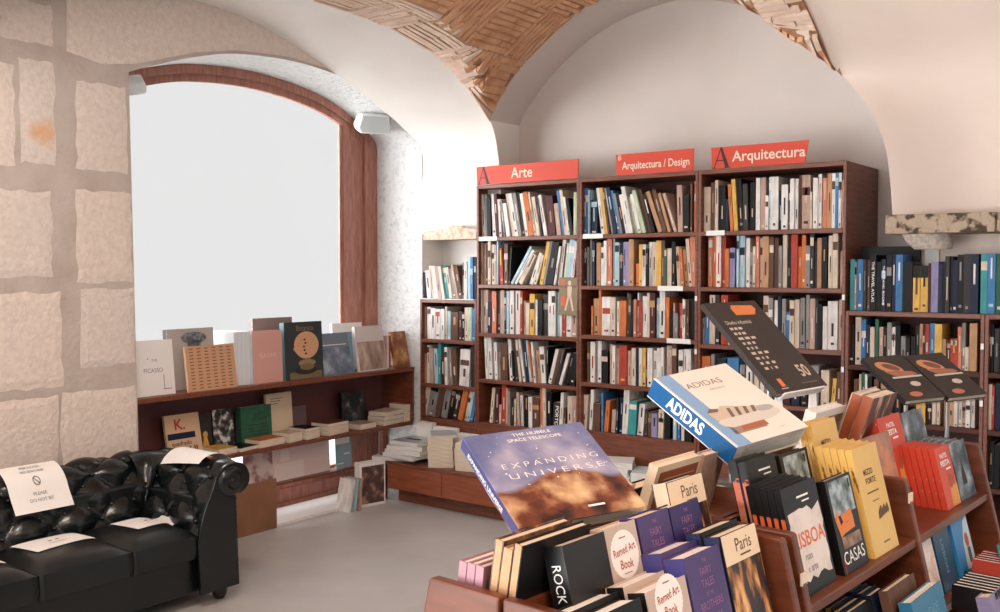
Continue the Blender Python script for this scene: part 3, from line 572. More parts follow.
for b in allb:
    t, h = max(b['t'], 0.007), b['h']; dep = min(0.165 + 0.02 * rs.random(), 0.175)
    if b['key'][0] == 'N': dep = min(dep, 0.165)
    yy = 0.022 + rs.random() * 0.016
    M = Matrix.Translation((b['x'], yy, ZS[b['key']] + 0.0006)) @ Matrix.Rotation(math.radians(b['lean']), 4, 'Y')
    if b['lean'] > 0:   # stands on its right lower corner
        M = Matrix.Translation((b['x'] + t / math.cos(math.radians(b['lean'])) * 0 , yy, ZS[b['key']] + 0.0006 + t * math.sin(math.radians(b['lean'])))) @ Matrix.Rotation(math.radians(b['lean']), 4, 'Y')
    cov = CMAT[b['c']]; pg = page_w if rs.random() < .35 else page_m
    bands = []
    if (b['key'], b['i']) in (('V1', 5), ('V1', 7), ('A5', 16)): pass
    elif rs.random() < 0.6:
        a = rs.uniform(0.2, 0.6); bands.append((h * a, h * min(a + rs.uniform(.15, .42), .97), CMAT[rs.choice(BANDC[b['c']])], rs.uniform(.34, .42)))
    if rs.random() < 0.4:
        a = rs.uniform(0.04, 0.12); bands.append((h * a, h * (a + .05), CMAT[rs.choice(BANDC[b['c']])], rs.uniform(.2, .35)))
    if rs.random() < 0.22:
        a = rs.uniform(0.55, 0.8); bands.append((h * a, h * (a + .15), CMAT[rs.choice(BANDC[b['c']])], 0.04))
    own = id(b) in keep
    mb = MB() if own else rest
    ms = [cov, pg]
    def mi(m, k):
        return k if own else slot(m)
    e = 0.002; I4 = M if not own else None
    mb.box((0, 0, 0), (e, dep, h), mi(cov, 0), I4); mb.box((t - e, 0, 0), (t, dep, h), mi(cov, 0), I4); mb.box((e, 0, 0), (t - e, e, h), mi(cov, 0), I4)
    mb.box((e, e, 0.003), (t - e, dep - 0.002, h - 0.003), mi(pg, 1), I4)
    for (z0, z1, m, ins) in bands:
        if own: ms.append(m)
        P = [Vector(p) for p in ((t * ins, -0.0005, z0), (t * (1 - ins), -0.0005, z0), (t * (1 - ins), -0.0005, z1), (t * ins, -0.0005, z1))]
        mb.quad([tuple(M @ p) if not own else tuple(p) for p in P], mi(m, len(ms) - 1))
    if own:
        tt = {('V1', 5): 'THE TRAVEL ATLAS', ('V1', 7): 'THE TRAVEL BOOK', ('A5', 16): 'PORTO'}.get((b['key'], b['i']))
        if tt: mb2 = MB(); add_text(mb2, tt, t * .62, 0, 0, 0, 0, .01, width=h * .72)
        if b['key'] == 'V1' and b['c'] == 'y':
            ms.append(CMAT['k']); mb.quad([(0, -.0007, h * .74), (t, -.0007, h * .74), (t, -.0007, h), (0, -.0007, h)], len(ms) - 1)
        o = mb.build('shelved_book', ms, None, M)
        if tt: mb2.build('spine_lettering', white_ink, o, Matrix.Translation((t / 2, -.0012, h * .52)) @ Matrix.Rotation(math.pi / 2, 4, 'X') @ Matrix.Rotation(-math.pi / 2, 4, 'Z'))
        case, names = SHNAME[b['key'][0]]; k = int(b['key'][1]) - (0 if b['key'][0] == 'N' else 1)
        size = 'thick' if t > 0.034 else 'thin' if t < 0.018 else 'tall' if h > .25 else 'short' if h < .2 else 'upright'
        if abs(b['lean']) > 6: size = 'leaning'
        tag(o, f"{size} {CC[b['c']][1]} spine, {ordinal(b['i'])} book from left, {names[k]} of {case}", 'book', f'books on the {names[k]} of the {case}')
tag(rest.build('shelved_books', rest_m), 'smaller or half hidden books filling the gaps on the bookcase shelves', 'books', kind='stuff')

# a paperback hung face out and a box on the third arte shelf
def faced(name, label, Y_, x0, x1, z0, h, t, cover, lean=8, **k):
    a = math.radians(lean); uy = (0, math.sin(a), math.cos(a)); uz = (0, -math.cos(a), math.sin(a))
    return book(name, label, frame(Vector(((x0 + x1) / 2, Y_, z0)) - Vector(uz) * t, (1, 0, 0), uy, uz), x1 - x0, h, t, cover, **k)
def art_walker(mb):
    ellipse(mb, .01, .2, .012, .016, mi=0); poly(mb, [(-.005, .18), (.028, .18), (.024, .11), (-.004, .11)]); poly(mb, [(-.004, .115), (.012, .115), (-.012, .03), (-.024, .03)]); poly(mb, [(.01, .115), (.026, .115), (.045, .03), (.034, .025)])
    rect(mb, -.055, .19, -.03, .225, mi=1); rect(mb, -.05, .06, -.02, .12, mi=1)
faced('display_book', 'olive paperback with a pale walking figure propped on the arte bookcase', -0.006, 0.655, 0.79, 1.27, .235, .01, mat('olive_cover', (128, 112, 82), .6), art=[('cover_picture', [mat('figure_beige', (206, 180, 160), .6), mat('figure_orange', (206, 92, 56), .6)], art_walker)], hard=False, lean=2)

# ------------------------------------------------------------------ drawer bench in front of the bookcases
bn = empty('drawer_bench', T(0.6, -0.33, 0), 'low cherry wood bench of drawers running along the foot of the bookcases', 'bench')
def bp(nm, a, b, m, bev=0.003):
    mb = MB(); mb.box((a[0] - 0.6, a[1] + 0.33, a[2]), (b[0] - 0.6, b[1] + 0.33, b[2])); return mb.build(nm, m, bn, bevel=bev)
bp('top_board', (-0.52, -0.335, 0.25), (2.4, -0.003, 0.27), wood_x); bp('carcass', (-0.505, -0.315, 0.088), (2.39, -0.003, 0.25), wood_dark, 0)
for k in range(6):
    xa = -0.505 + k * 0.482; bp('drawer_front', (xa + 0.002, -0.332, 0.09), (xa + 0.479, -0.316, 0.249), mat('drawer_wood', (152, 84, 54), .4, .45, (5, (130, 66, 40), .35, .7, (1, 9, 9))))
bp('plinth', (-0.46, -0.268, 0.0), (2.35, -0.05, 0.088), wood_x)

# ------------------------------------------------------------------ stacks lying on the bench
def flat_book(name, label, x, y, z, w, d, t, rz, cover, pages=None, group=None, hard=False, art=None):
    """lies on its back: w along local x, d along local y"""
    return book(name, label, Matrix.Translation((x, y, z)) @ Matrix.Rotation(rz, 4, 'Z') @ Matrix.Translation((0, -d / 2, 0)), w, d, t, cover, pages, art=art, group=group, hard=hard)
silver = mat('silver_cover', (176, 178, 180), .35, .5); pale_cov = mat('pale_cover', (226, 222, 216), .5)
z = 0.2708
names_s = ['lowest of the grey stack', 'second up in the grey stack', 'third up in the grey stack', 'fourth up in the grey stack', 'top of the grey stack']
for k, (x, y, w_, d_, t_, rz, m_) in enumerate([(-.52, -.18, .31, .27, .024, .35, silver), (-.41, -.20, .29, .25, .026, -.1, silver), (-.40, -.195, .28, .25, .030, .15, pale_cov), (-.41, -.19, .26, .25, .028, .32, silver), (-.39, -.185, .24, .23, .026, .05, silver)]):
    if k == 0: flat_book('art_book', 'wide grey magazine lying at the window end of the bench, under the grey stack', x, y, z, w_, d_, t_, rz, m_, page_w)
    else:
        flat_book('art_book', f'grey and white art book lying {names_s[k]} on the bench', x, y, z, w_, d_, t_, rz, m_, page_w, 'grey stack of art books on the bench', art=[('cover_picture', [ink], lambda mb: rect(mb, -.07, .1, .05, .14))] if k == 4 else None)
    z += t_ + 0.0008
z = 0.2708
for k in range(8):
    t_ = 0.027; x = -.135 + rs.uniform(-.006, .006); w_, d_ = .165, .22
    if k == 7: t_ = 0.016
    flat_book('paperback', f"cream paperback lying {['lowest', 'second up', 'third up', 'fourth up', 'fifth up', 'sixth up', 'seventh up', 'topmost'][k]} in the neat stack on the bench", x, -.19, z, w_, d_, t_, (.55 if k < 7 else .8) + rs.uniform(-.04, .04), mat('cream_cover', (222, 206, 182), .6) if k < 7 else silver, page_m, 'neat stack of cream paperbacks on the bench')
    z += t_ + 0.0006
z = 0.2708
for k in range(5):
    flat_book('paperback', f"pale yellow paperback lying {['lowest', 'second up', 'third up', 'fourth up', 'topmost'][k]} in the stack behind the blue display book", .105 + rs.uniform(-.005, .005), -.17, z, .16, .21, .035, .25, mat('pale_yellow_cover', (232, 214, 186), .6), page_m, 'pale paperbacks stacked on the bench'); z += .0356
# white books standing behind the stacks
for k in range(5):
    t_ = 0.026; M = T(-.475 + k * .0275, -.06 - 0.002 * k, .2708)
    mb = MB(); mb.box((0, -.16 + .16, 0), (t_ - .001, .05, .235)); 
    o = mb.build('paperback', [pale_cov], None, M)
    tag(o, f'white paperback standing upright behind the grey stack, {WORDS[k]} from the window', 'book', 'white paperbacks standing on the bench')
wb = mat('white_box', (238, 238, 238), .5)
for (x0, x1, y0, hh, lb) in [(-.335, -.14, -.06, .215, 'white slipcase standing behind the cream stack on the bench'), (-.13, .03, -.058, .19, 'white slipcase lying low behind the topmost cream paperbacks')]:
    mb = MB(); mb.box((0, 0, 0), (x1 - x0, .05, hh)); o = mb.build('slipcase', [wb], None, T(x0, y0, .2708), bevel=.002); tag(o, lb, 'book')
# things on the bench further along, beyond the blue display book
z = .2708
for k in range(5):
    flat_book('art_book', f"white book, {['lowest', 'second up', 'third up', 'fourth up', 'topmost'][k]} in the stack beyond the nebula picture book", 1.15 + rs.uniform(-.008, .008), -.17, z, .22, .2, .036, .35 + rs.uniform(-.1, .1), pale_cov, page_w, 'white books stacked on the bench'); z += .0366
flat_book('art_book', 'pale blue book lying on the bench beside the white one', 1.40, -.17, .2708, .2, .2, .15, .3, mat('pale_blue', (190, 206, 210), .5), page_w)
flat_book('art_book', 'black covered book lying in front of the pale blue one on the bench', 1.64, -.2, .2708, .2, .18, .11, .5, CMAT['k'], page_m)
faced('display_book', 'white sheet of a book standing on the bench behind the blue display book', -0.05, .80, .98, .2708, .17, .012, pale_cov, lean=10)

# ------------------------------------------------------------------ low bookcase under the window
LX = -0.60
lb_ = empty('window_bookcase', T(LX, -1.1, 0), 'long low cherry bookcase below the shop window with open bottom', 'bookcase')
def lp(nm, a, b, m=wood, bev=0.003):
    mb = MB(); mb.box((a[0] - LX, a[1] + 1.1, a[2]), (b[0] - LX, b[1] + 1.1, b[2])); return mb.build(nm, m, lb_, bevel=bev)
lp('top_board', (-.92, -2.195, .845), (-.595, .012, .872), wood_x); lp('lower_shelf', (-.90, -2.15, .468), (-.60, .0, .49), wood_x)
lp('side_panel', (-.90, -2.19, 0.0), (-.60, -2.165, .845)); lp('side_panel', (-.90, -.005, .49), (-.60, .01, .845)); lp('end_post', (-.90, -.03, 0.0), (-.86, .01, .468)); lp('back_panel', (-.91, -2.165, .49), (-.895, -.005, .845), mat('back_wood', (104, 62, 60), .5, .4), 0)
lp('front_board', (-.60, -2.165, 0.0), (-.588, -1.225, .30), mat('board_brown', (140, 100, 74), .55, .35, (4, (124, 86, 62), .4, .7)), .002)
lp('rail', (-.64, -.30, 0.0), (-.60, -.26, .468)); lp('floor_board', (-.905, -1.225, 0.0), (-.60, -.26, .02), mat('white_ledge', (226, 224, 222), .4), .002)
def fb_(name, label, y0, y1, z0, h, t, xf, lean, cover, **k):
    a = math.radians(lean); uy = Vector((-math.sin(a), 0, math.cos(a))); uz = Vector((math.cos(a), 0, math.sin(a)))
    return book(name, label, frame(Vector((xf, (y0 + y1) / 2, z0)) - uz * t, (0, 1, 0), uy, uz), y1 - y0, h, t, cover, **k)
ZT = 0.873
tanm = mat('tan_linen', (196, 150, 116), .6)
def dashes(mb):
    for i in range(6):
        for j in range(13): rect(mb, -.14 + i * .05, .014 + j * .0185, -.115 + i * .05, .020 + j * .0185)
fb_('picture_book', 'white art book with thin line drawing at the stone wall end of the window ledge', -2.10, -1.865, ZT, .30, .03, -.655, 6, mat('white_cover', (228, 224, 222), .5), pages=page_w, spine=CMAT['y'],
    art=[('lettering', [mat('grey_ink', (120, 114, 112), .6)], lambda mb: (add_text(mb, 'THE', .02, .0, .19), add_text(mb, 'PICASSO', .034, -.01, .135, xs=.9), rect(mb, .05, .03, .054, .11), rect(mb, .045, .03, .095, .034), ellipse(mb, -.04, .2, .004, .004)))])
fb_('picture_book', 'grey book with a dark drawn head behind the tan dashed book', -1.83, -1.52, ZT, .345, .04, -.76, 5, mat('grey_cover', (168, 160, 154), .5), pages=page_w, spine=CMAT['d'], art=[('cover_picture', [picmat('hair_print', [(.35, (60, 74, 84)), (.6, (130, 132, 132))], 40)], lambda mb: (ellipse(mb, .02, .29, .085, .035), ellipse(mb, .02, .255, .045, .03)))])
fb_('picture_book', 'square tan book covered in rows of brown dashes', -1.80, -1.475, ZT, .255, .02, -.625, 8, tanm, art=[('cover_pattern', [mat('dash_brown', (120, 84, 62), .7)], dashes)])
for k in range(4):
    y = -1.468 + k * .029
    mb = MB(); mb.box((0, 0, 0), (.22, .027, .315)); o = mb.build('picture_book', [mat('bluish_white', (214, 220, 224), .5)], None, T(-.885, y, ZT)); tag(o, f'tall white spine, {WORDS[k]} of four standing beside the pink book on the ledge', 'book', 'tall white spines on the window ledge')
fb_('picture_book', 'large dusty pink book with pale capitals on the window ledge', -1.348, -1.125, ZT, .315, .045, -.64, 2, mat('pink_cover', (208, 158, 148), .5), pages=page_w, spine=mat('bluish_white', (214, 220, 224), .5), art=[('lettering', [mat('pale_pink_ink', (224, 184, 172), .6)], lambda mb: add_text(mb, 'NAOMI', .042, .0, .165, xs=.85, spacing=1.15))])
fb_('picture_book', 'tall dark grey book rising behind the pink and botanical books', -1.21, -.90, ZT, .38, .03, -.80, 3, mat('taupe_cover', (140, 124, 120), .5), pages=page_w)
fb_('picture_book', 'dark botanical book with a round orange plant on its cover', -1.105, -.80, ZT, .355, .045, -.635, 3, mat('dark_green_grey', (48, 56, 57), .45), pages=page_w, spine=mat('steel_blue', (104, 140, 154), .5),
    art=[('cover_picture', [mat('plant_orange', (206, 158, 122), .6), mat('plant_brown', (150, 124, 92), .6), CMAT['d'], mat('plant_ochre', (122, 104, 74), .6)], lambda mb: (ellipse(mb, .02, .21, .10, .085), poly(mb, [(-.09, .19), (-.06, .21), (-.05, .15)], .0006, 0), [ellipse(mb, .005 + .008 * math.sin(k * 2), .245 - k * .022, .009, .006, .0008, 2) for k in range(5)], ellipse(mb, .02, .1, .07, .022, .0006, 1), rect(mb, -.12, .0, .14, .045, .0006, 3), ellipse(mb, .01, .055, .09, .028, .0008, 2), ellipse(mb, .02, .075, .06, .02, .0010, 3), add_text(mb, 'Botanica', .05, .01, .315, .0008, 1, xs=.8)))])
fb_('picture_book', 'blue-grey photo book leaning between the botanical and the photo books', -.785, -.535, ZT, .275, .02, -.64, 13, mat('bluegrey_cover', (112, 124, 140), .4), pages=page_w, art=[('cover_picture', [picmat('sky_print', [(.35, (84, 96, 116)), (.5, (112, 124, 140)), (.7, (176, 186, 196))], 9)], lambda mb: rect(mb, -.122, .004, .122, .18)), ('lettering', [white_ink], lambda mb: rect(mb, -.1, .195, .1, .2))])
fb_('picture_book', 'white book standing behind the photo book on the window ledge', -.555, -.28, ZT, .32, .02, -.80, 4, pale_cov, pages=page_w)
fb_('picture_book', 'narrow blue spine book leaning against the photo book', -.525, -.485, ZT, .27, .04, -.68, 6, mat('spine_blue', (112, 150, 170), .5), pages=page_w)
fb_('picture_book', 'photo book with pale top band and brown woodland picture', -.475, -.215, ZT, .305, .025, -.64, 10, mat('photo_pale', (204, 196, 192), .5), pages=page_w, art=[('cover_picture', [picmat('wood_print', [(.3, (110, 88, 74)), (.5, (164, 138, 122)), (.7, (206, 190, 180))], 14, (1, .35, 1))], lambda mb: rect(mb, -.125, .01, .125, .20))])
for k, (c, nm) in enumerate([('p', 'pink'), ('w', 'white'), ('r', 'red')]):
    mb = MB(); mb.box((0, 0, 0), (.17, .017, .225)); o = mb.build('picture_book', [CMAT[c]], None, T(-.84, -.205 + k * .0185, ZT)); tag(o, f'small {nm} spine standing between the photo book and the golden book', 'book')
fb_('picture_book', 'golden brown painting book at the far end of the window ledge', -.145, .005, ZT, .255, .02, -.63, 12, picmat('gold_print', [(.3, (96, 58, 40)), (.5, (150, 96, 60)), (.7, (206, 166, 112))], 12, rough=.4), pages=page_m)
# lower shelf: faced books at the back
ZL = 0.491
fb_('display_book', 'tan paperback with a red letter K and navy band on the lower shelf', -1.85, -1.625, ZL, .245, .02, -.745, 12, mat('tan_paper', (206, 172, 140), .6), hard=False, art=[('lettering', [CMAT['r'], CMAT['N'], ink], lambda mb: (add_text(mb, 'K.', .085, -.02, .185, .0006, 0, .02), rect(mb, -.105, .105, .075, .14, .0006, 1), add_text(mb, 'quadrado', .034, -.02, .08, .0006, 2, .01), add_text(mb, '.UL', .06, .055, .035, .0006, 2, .02)))])
fb_('display_book', 'dark book with a small yellow figure beside the tan lettered book', -1.64, -1.525, ZL, .225, .02, -.79, 6, CMAT['d'], art=[('cover_picture', [CMAT['y']], lambda mb: (ellipse(mb, .01, .10, .016, .02), poly(mb, [(-.015, .02), (.035, .02), (.02, .09), (0, .09)])))])
fb_('display_book', 'black and grey book with white scribbles left of the green book', -1.52, -1.375, ZL, .235, .03, -.785, 5, picmat('scribble_print', [(.45, (40, 40, 42)), (.55, (120, 118, 114)), (.62, (214, 210, 204))], 26), spine=CMAT['k'])
fb_('display_book', 'green book with dark title standing on the lower shelf', -1.355, -1.125, ZL, .235, .05, -.745, 3, CMAT['G'], spine=mat('deep_green', (40, 74, 62), .5), art=[('lettering', [ink], lambda mb: (add_text(mb, 'A ARTE', .026, .02, .185), add_text(mb, 'DO SABER', .026, .02, .155), [rect(mb, -.07, .12 - k * .02, .09, .123 - k * .02) for k in range(4)]))])
fb_('display_book', 'cream book with small heading behind the green book', -1.115, -.91, ZL, .285, .02, -.80, 4, mat('cream_linen', (222, 200, 172), .6), art=[('lettering', [mat('grey_ink', (120, 114, 112), .6)], lambda mb: [rect(mb, -.07, .25 - k * .016, .03 - .02 * k, .255 - k * .016) for k in range(3)])])
fb_('display_book', 'small grey book half lost in shade on the lower shelf', -.90, -.76, ZL, .18, .015, -.84, 4, mat('plum_grey', (112, 92, 96), .6))
fb_('display_book', 'black book with pale flower print at the far end of the lower shelf', -.50, -.285, ZL, .235, .035, -.78, 3, picmat('flower_print', [(.5, (34, 38, 40)), (.64, (70, 74, 74)), (.74, (150, 150, 144))], 18), pages=page_w, spine=CMAT['k'])
# lower shelf: books lying flat along its front
FL = [(-1.92, .25, .03, .0, 'c', .1), (-1.92, .23, .026, 1, 'k', .02), (-1.71, .17, .028, 0, 'c', .2), (-1.55, .15, .035, 0, 'y', .1), (-1.39, .2, .022, 0, 'k', .3), (-1.23, .22, .045, 0, 'o', .15), (-1.05, .13, .055, 0, 'c', .35), (-.91, .14, .05, 0, 'w', .4), (-.91, .13, .018, 1, 'k', .1), (-.69, .22, .055, 0, 'c', .3), (-.69, .21, .02, 1, 'b', .15), (-.42, .17, .035, 0, 'p', .1), (-.17, .24, .03, 0, 'c', .2), (-.17, .23, .028, 1, 'k', .1), (-.17, .22, .03, 2, 'c', .35), (-.03, .06, .12, 0, 'p', 0)]
zz = {}
for k, (y, wy, t, lv, c, rz) in enumerate(FL):
    z0 = ZL + 0.0005 if lv == 0 else zz[y] + .0006
    pl_ = {0: 'directly on', 1: 'second up on', 2: 'third up on'}[lv]
    flat_book('paperback', f"{CC[c][1]} paperback {pl_} lower window shelf, {ordinal(k)} from the sofa end", -.70, y, z0, .15, wy * .9, t, rz * .5, CMAT[c], page_m, 'paperbacks lying along the lower window shelf')
    zz[y] = z0 + t
# posters and books under the lower shelf
def poster(label, y0, y1, z0, h, xf, lean, m, art=None):
    a = math.radians(lean); r_ = empty('poster', frame((xf, (y0 + y1) / 2, z0), (0, 1, 0), (-math.sin(a), 0, math.cos(a)), (math.cos(a), 0, math.sin(a))), label, 'poster'); W = y1 - y0
    mb = MB(); mb.box((-W/2, 0, -.004), (W/2, h, 0)); mb.build('sheet', m, r_)
    if art: nm, ms, fn = art; mb = MB(); fn(mb); mb.build(nm, ms, r_)
pinkp = mat('pale_pink_sheet', (226, 204, 198), .6)
poster('pale poster with blotches leaning under the shelf beside the brown board', -1.30, -1.075, .215, .24, -.80, 3, picmat('blotch_print', [(.4, (150, 110, 108)), (.5, (212, 196, 192)), (.75, (226, 214, 210))], 9, detail=2))
poster('wide pale pink sheet with lighter squares leaning under the shelf', -1.07, -.58, .215, .235, -.82, 3, pinkp, ('pale_squares', [mat('sheet_lighter', (236, 222, 216), .6)], lambda mb: (rect(mb, -.22, .0, .02, .11, .0006), rect(mb, -.17, .12, -.1, .19, .0006))))
poster('grey-blue leaflet with big pale digits under the shelf', -.545, -.40, .215, .25, -.80, 2, mat('leaflet_blue', (142, 166, 176), .6), ('print', [white_ink], lambda mb: (rect(mb, -.07, .165, .055, .235, .0005), rect(mb, .0, .09, .055, .10, .0005), rect(mb, -.06, .03, .0, .037, .0005))))
lp('stand_bar', (-.87, -1.33, .20), (-.77, -.30, .213), wood_x)
# tall art book standing on the floor and thin books beside it
def art_floor(mb):
    rect(mb, -.083, .018, .09, .265)
book('picture_book', 'large white art book with a brown figure photo standing on the floor by the bench', frame((-.55, -.47, 0.0005), (.22, 1, 0), (0, 0, 1), (1, -.22, 0)), .20, .29, .06, mat('white_cover', (228, 224, 222), .5), pages=page_w, art=[('cover_picture', [picmat('figure_print', [(.3, (44, 34, 32)), (.5, (92, 70, 64)), (.62, (168, 132, 116))], 13, rough=.4)], art_floor)])
for k in range(3):
    a = .22 - .07 * k; M = T(-.60 + .012 * k, -.715 + .034 * k, 0.001) @ Matrix.Rotation(-a, 4, 'X')
    mb = MB(); mb.box((0, 0, 0), (.13, .014, .21)); tag(mb.build('picture_book', [CMAT['wLpw'[k]]], None, M), f"thin {['white', 'light blue', 'pink', 'off-white'][k]} book leaning on the floor beside the large white art book", 'book', 'thin books leaning on the floor')
# ------------------------------------------------------------------ chesterfield sofa
so = empty('sofa', T(-0.1, -3.25, 0), 'black buttoned leather chesterfield sofa against the stone wall', 'sofa')
SO = Vector((-0.1, -3.25, 0))
YR, YL, XF, XB = -2.07, -4.55, 0.27, -0.42       # outer arm faces, front, back
def loc(p): return tuple(Vector(p) - SO)
# tufted roll: profile in (out, z); out>0 leans away from the seat
prof = smooth([(-.02, .30), (.0, .40), (.03, .48), (.06, .54), (.085, .60), (.13, .640), (.185, .650), (.24, .632), (.268, .585), (.262, .535), (.225, .505), (.19, .50)], 6)
PL = [0]
for a, b in zip(prof, prof[1:]): PL.append(PL[-1] + math.dist(a, b))
def puff(u, v):
    a, b = 0.115, 0.108
    s = abs(math.cos(math.pi * (u / a + v / b) / 2) * math.cos(math.pi * (u / a - v / b) / 2)) if False else abs(math.sin(math.pi * (u / a + v / b) / 2) * math.sin(math.pi * (u / a - v / b) / 2))
    return s ** 0.42
def tuft(fn, L, nu, parent_name, smooth_ends=True):
    """fn(u, out, z) -> world point; L length along u"""
    mb = MB(); rows = []
    for i, (o_, z) in enumerate(prof):
        a = prof[max(i - 1, 0)]; b = prof[min(i + 1, len(prof) - 1)]; t = Vector((b[0] - a[0], b[1] - a[1])).normalized(); n = (-t[1], t[0])
        fade = min(1, max(0, (PL[-1] - 0.10 - PL[i]) / 0.06))
        row = []
        for k in range(nu + 1):
            u = L * k / nu; d = (puff(u, PL[i]) - 0.75) * 0.040 * fade
            row.append(loc(fn(u, o_ + n[0] * d, z + n[1] * d)))
        rows.append(row)
    mb.grid(rows, 0, True); o = mb.build(parent_name, leather, so)
    # buttons where the pleats meet
    bt = MB(); vi = []
    a, b = 0.115, 0.108
    for jv in range(0, 9):
        v = jv * b / 1.0
        for hv in (0, 1):
            vv = v + hv * b / 2 * 1.0
            if vv > PL[-1] - 0.12 or vv < 0.05: continue
            i = next((q for q in range(len(PL) - 1) if PL[q + 1] >= vv), 0); p = prof[i]; p2 = prof[i + 1]; t = Vector((p2[0] - p[0], p2[1] - p[1])).normalized(); n = (-t[1], t[0])
            for ku in range(0, int(L / a) + 2):
                u = ku * a + (a / 2 if hv else 0)
                if 0.03 < u < L - 0.03: vi.append((fn(u, p[0] - n[0] * 0.018, p[1] - n[1] * 0.018)))
    for c in vi:
        if c[1] < -3.35: continue
        bt = MB(); bt.lathe([(0.0001, -.009), (.009, -.006), (.012, 0), (.009, .006), (.0001, .009)], 8, 0, Matrix.Translation(Vector(loc(c)))); bt.build('button', leather, o)
    return o
tuft(lambda u, o_, z: (-.165 - o_, YL + .26 + u, z), YR - YL - .52, 150, 'back_rest')
tuft(lambda u, o_, z: (-.36 + u, YR - .285 + o_, z), XF + .36, 56, 'arm_rest')
tuft(lambda u, o_, z: (-.36 + u, YL + .285 - o_, z), XF + .36, 56, 'arm_rest')
# padded corner between back and arm
mb = MB(); rows = []
for i, (o_, z) in enumerate(prof):
    row = []
    for k in range(13):
        a = math.pi / 2 * k / 12; rr_ = o_
        x = -.165 - o_ * math.cos(a) - .0; y = YR - .285 + o_ * math.sin(a) 
        cx_, cy_ = -.165, YR - .285
        d = 0.014 * (abs(math.sin(2 * a)) - .5)
        row.append(loc((cx_ - (o_ + d) * math.cos(a), cy_ + (o_ + d) * math.sin(a), z)))
    rows.append(row)
mb.grid(rows, 0, True, True); mb.build('corner_padding', leather, so)
# frame, front scrolls, cushions, feet
mb = MB()
mb.box(loc((XB + .10, YL + .08, .07)), loc((XF - .03, YR - .085, .24))); mb.box(loc((XB + .02, YL + .05, .07)), loc((-.2, YR - .085, .52)))
for y0, y1 in ((YR - .255, YR - .085), (YL + .085, YL + .255)): mb.box(loc((XB + .06, y0, .07)), loc((XF - .006, y1, .50)))
mb.build('frame', leather_d, so, bevel=.012)
for sgn, yb in ((1, YR - .285), (-1, YL + .285)):
    P = [(yb + sgn * (-.005), .07)] + [(yb + sgn * o_, z) for o_, z in prof] + [(yb + sgn * .205, .07)]
    mb = MB(); mb.prism([loc((XF - .004, y, z)) for y, z in P], (.022, 0, 0)); fp = mb.build('front_panel', leather, so, bevel=.008)
    cy_, cz = yb + sgn * .165, .565
    mb = MB(); mb.lathe([(.0001, .020), (.012, .020), (.016, .010), (.03, .016), (.055, .018), (.07, .004), (.072, 0)], 26, 0, Matrix.Translation(loc((XF + .018, cy_, cz))) @ Matrix.Rotation(math.pi / 2, 4, 'Y')); mb.build('scroll_rosette', leather, fp)
    mb = MB()
    for k in range(11): mb.lathe([(.0001, .004), (.004, .003), (.005, 0)], 8, 0, Matrix.Translation(loc((XF + .018, yb + sgn * .19, .10 + .038 * k))) @ Matrix.Rotation(math.pi / 2, 4, 'Y'))
    mb.build('stud_row', mat('dark_brass', (60, 52, 44), .4, .5, metal=.6), fp)
ys = [YR - .29, -2.70, -3.10, -3.50, -3.90, YL + .29]
ys = [YR - .292, -2.69, -3.10, -3.52, -3.95, YL + .292]
for a, b in zip(ys, ys[1:]):
    n = 14; mb = MB()
    top = []
    y0, y1 = b + .003, a - .003; x0, x1 = -.175, XF - .0
    for i in range(n + 1):
        r_ = []
        for j in range(n + 1):
            u, v = i / n * 2 - 1, j / n * 2 - 1
            zz_ = .345 + .035 * (1 - abs(u) ** 6) * (1 - abs(v) ** 6) + .008 * (1 - u * u) * (1 - v * v)
            r_.append(loc((x0 + (x1 - x0) * i / n, y0 + (y1 - y0) * j / n, zz_)))
        top.append(r_)
    mb.grid(top, 0, True, False)
    rim = [top[0][j] for j in range(n + 1)] + [top[i][n] for i in range(1, n + 1)] + [top[n][j] for j in range(n - 1, -1, -1)] + [top[i][0] for i in range(n - 1, 0, -1)]
    zb = .24
    mid = [(p[0] + (.010 if p[0] > .35 else 0), p[1], (p[2] + zb) / 2) for p in rim]; low_ = [(p[0], p[1], zb) for p in rim]
    mb.grid([rim + rim[:1], mid + mid[:1], low_ + low_[:1]], 0, True, True); mb.build('seat_cushion', leather_d, so)
for (x, y) in ((XF - .07, YR - .13), (XF - .07, YL + .13), (XB + .12, YR - .13), (XB + .12, YL + .13)):
    mb = MB(); mb.lathe([(.0001, .0), (.022, .0), (.034, .02), (.036, .045), (.028, .06), (.034, .075), (.0001, .075)], 16, 0, Matrix.Translation(loc((x, y, 0)))); mb.build('bun_foot', mat('dark_wood_foot', (40, 28, 24), .4, .5), so)
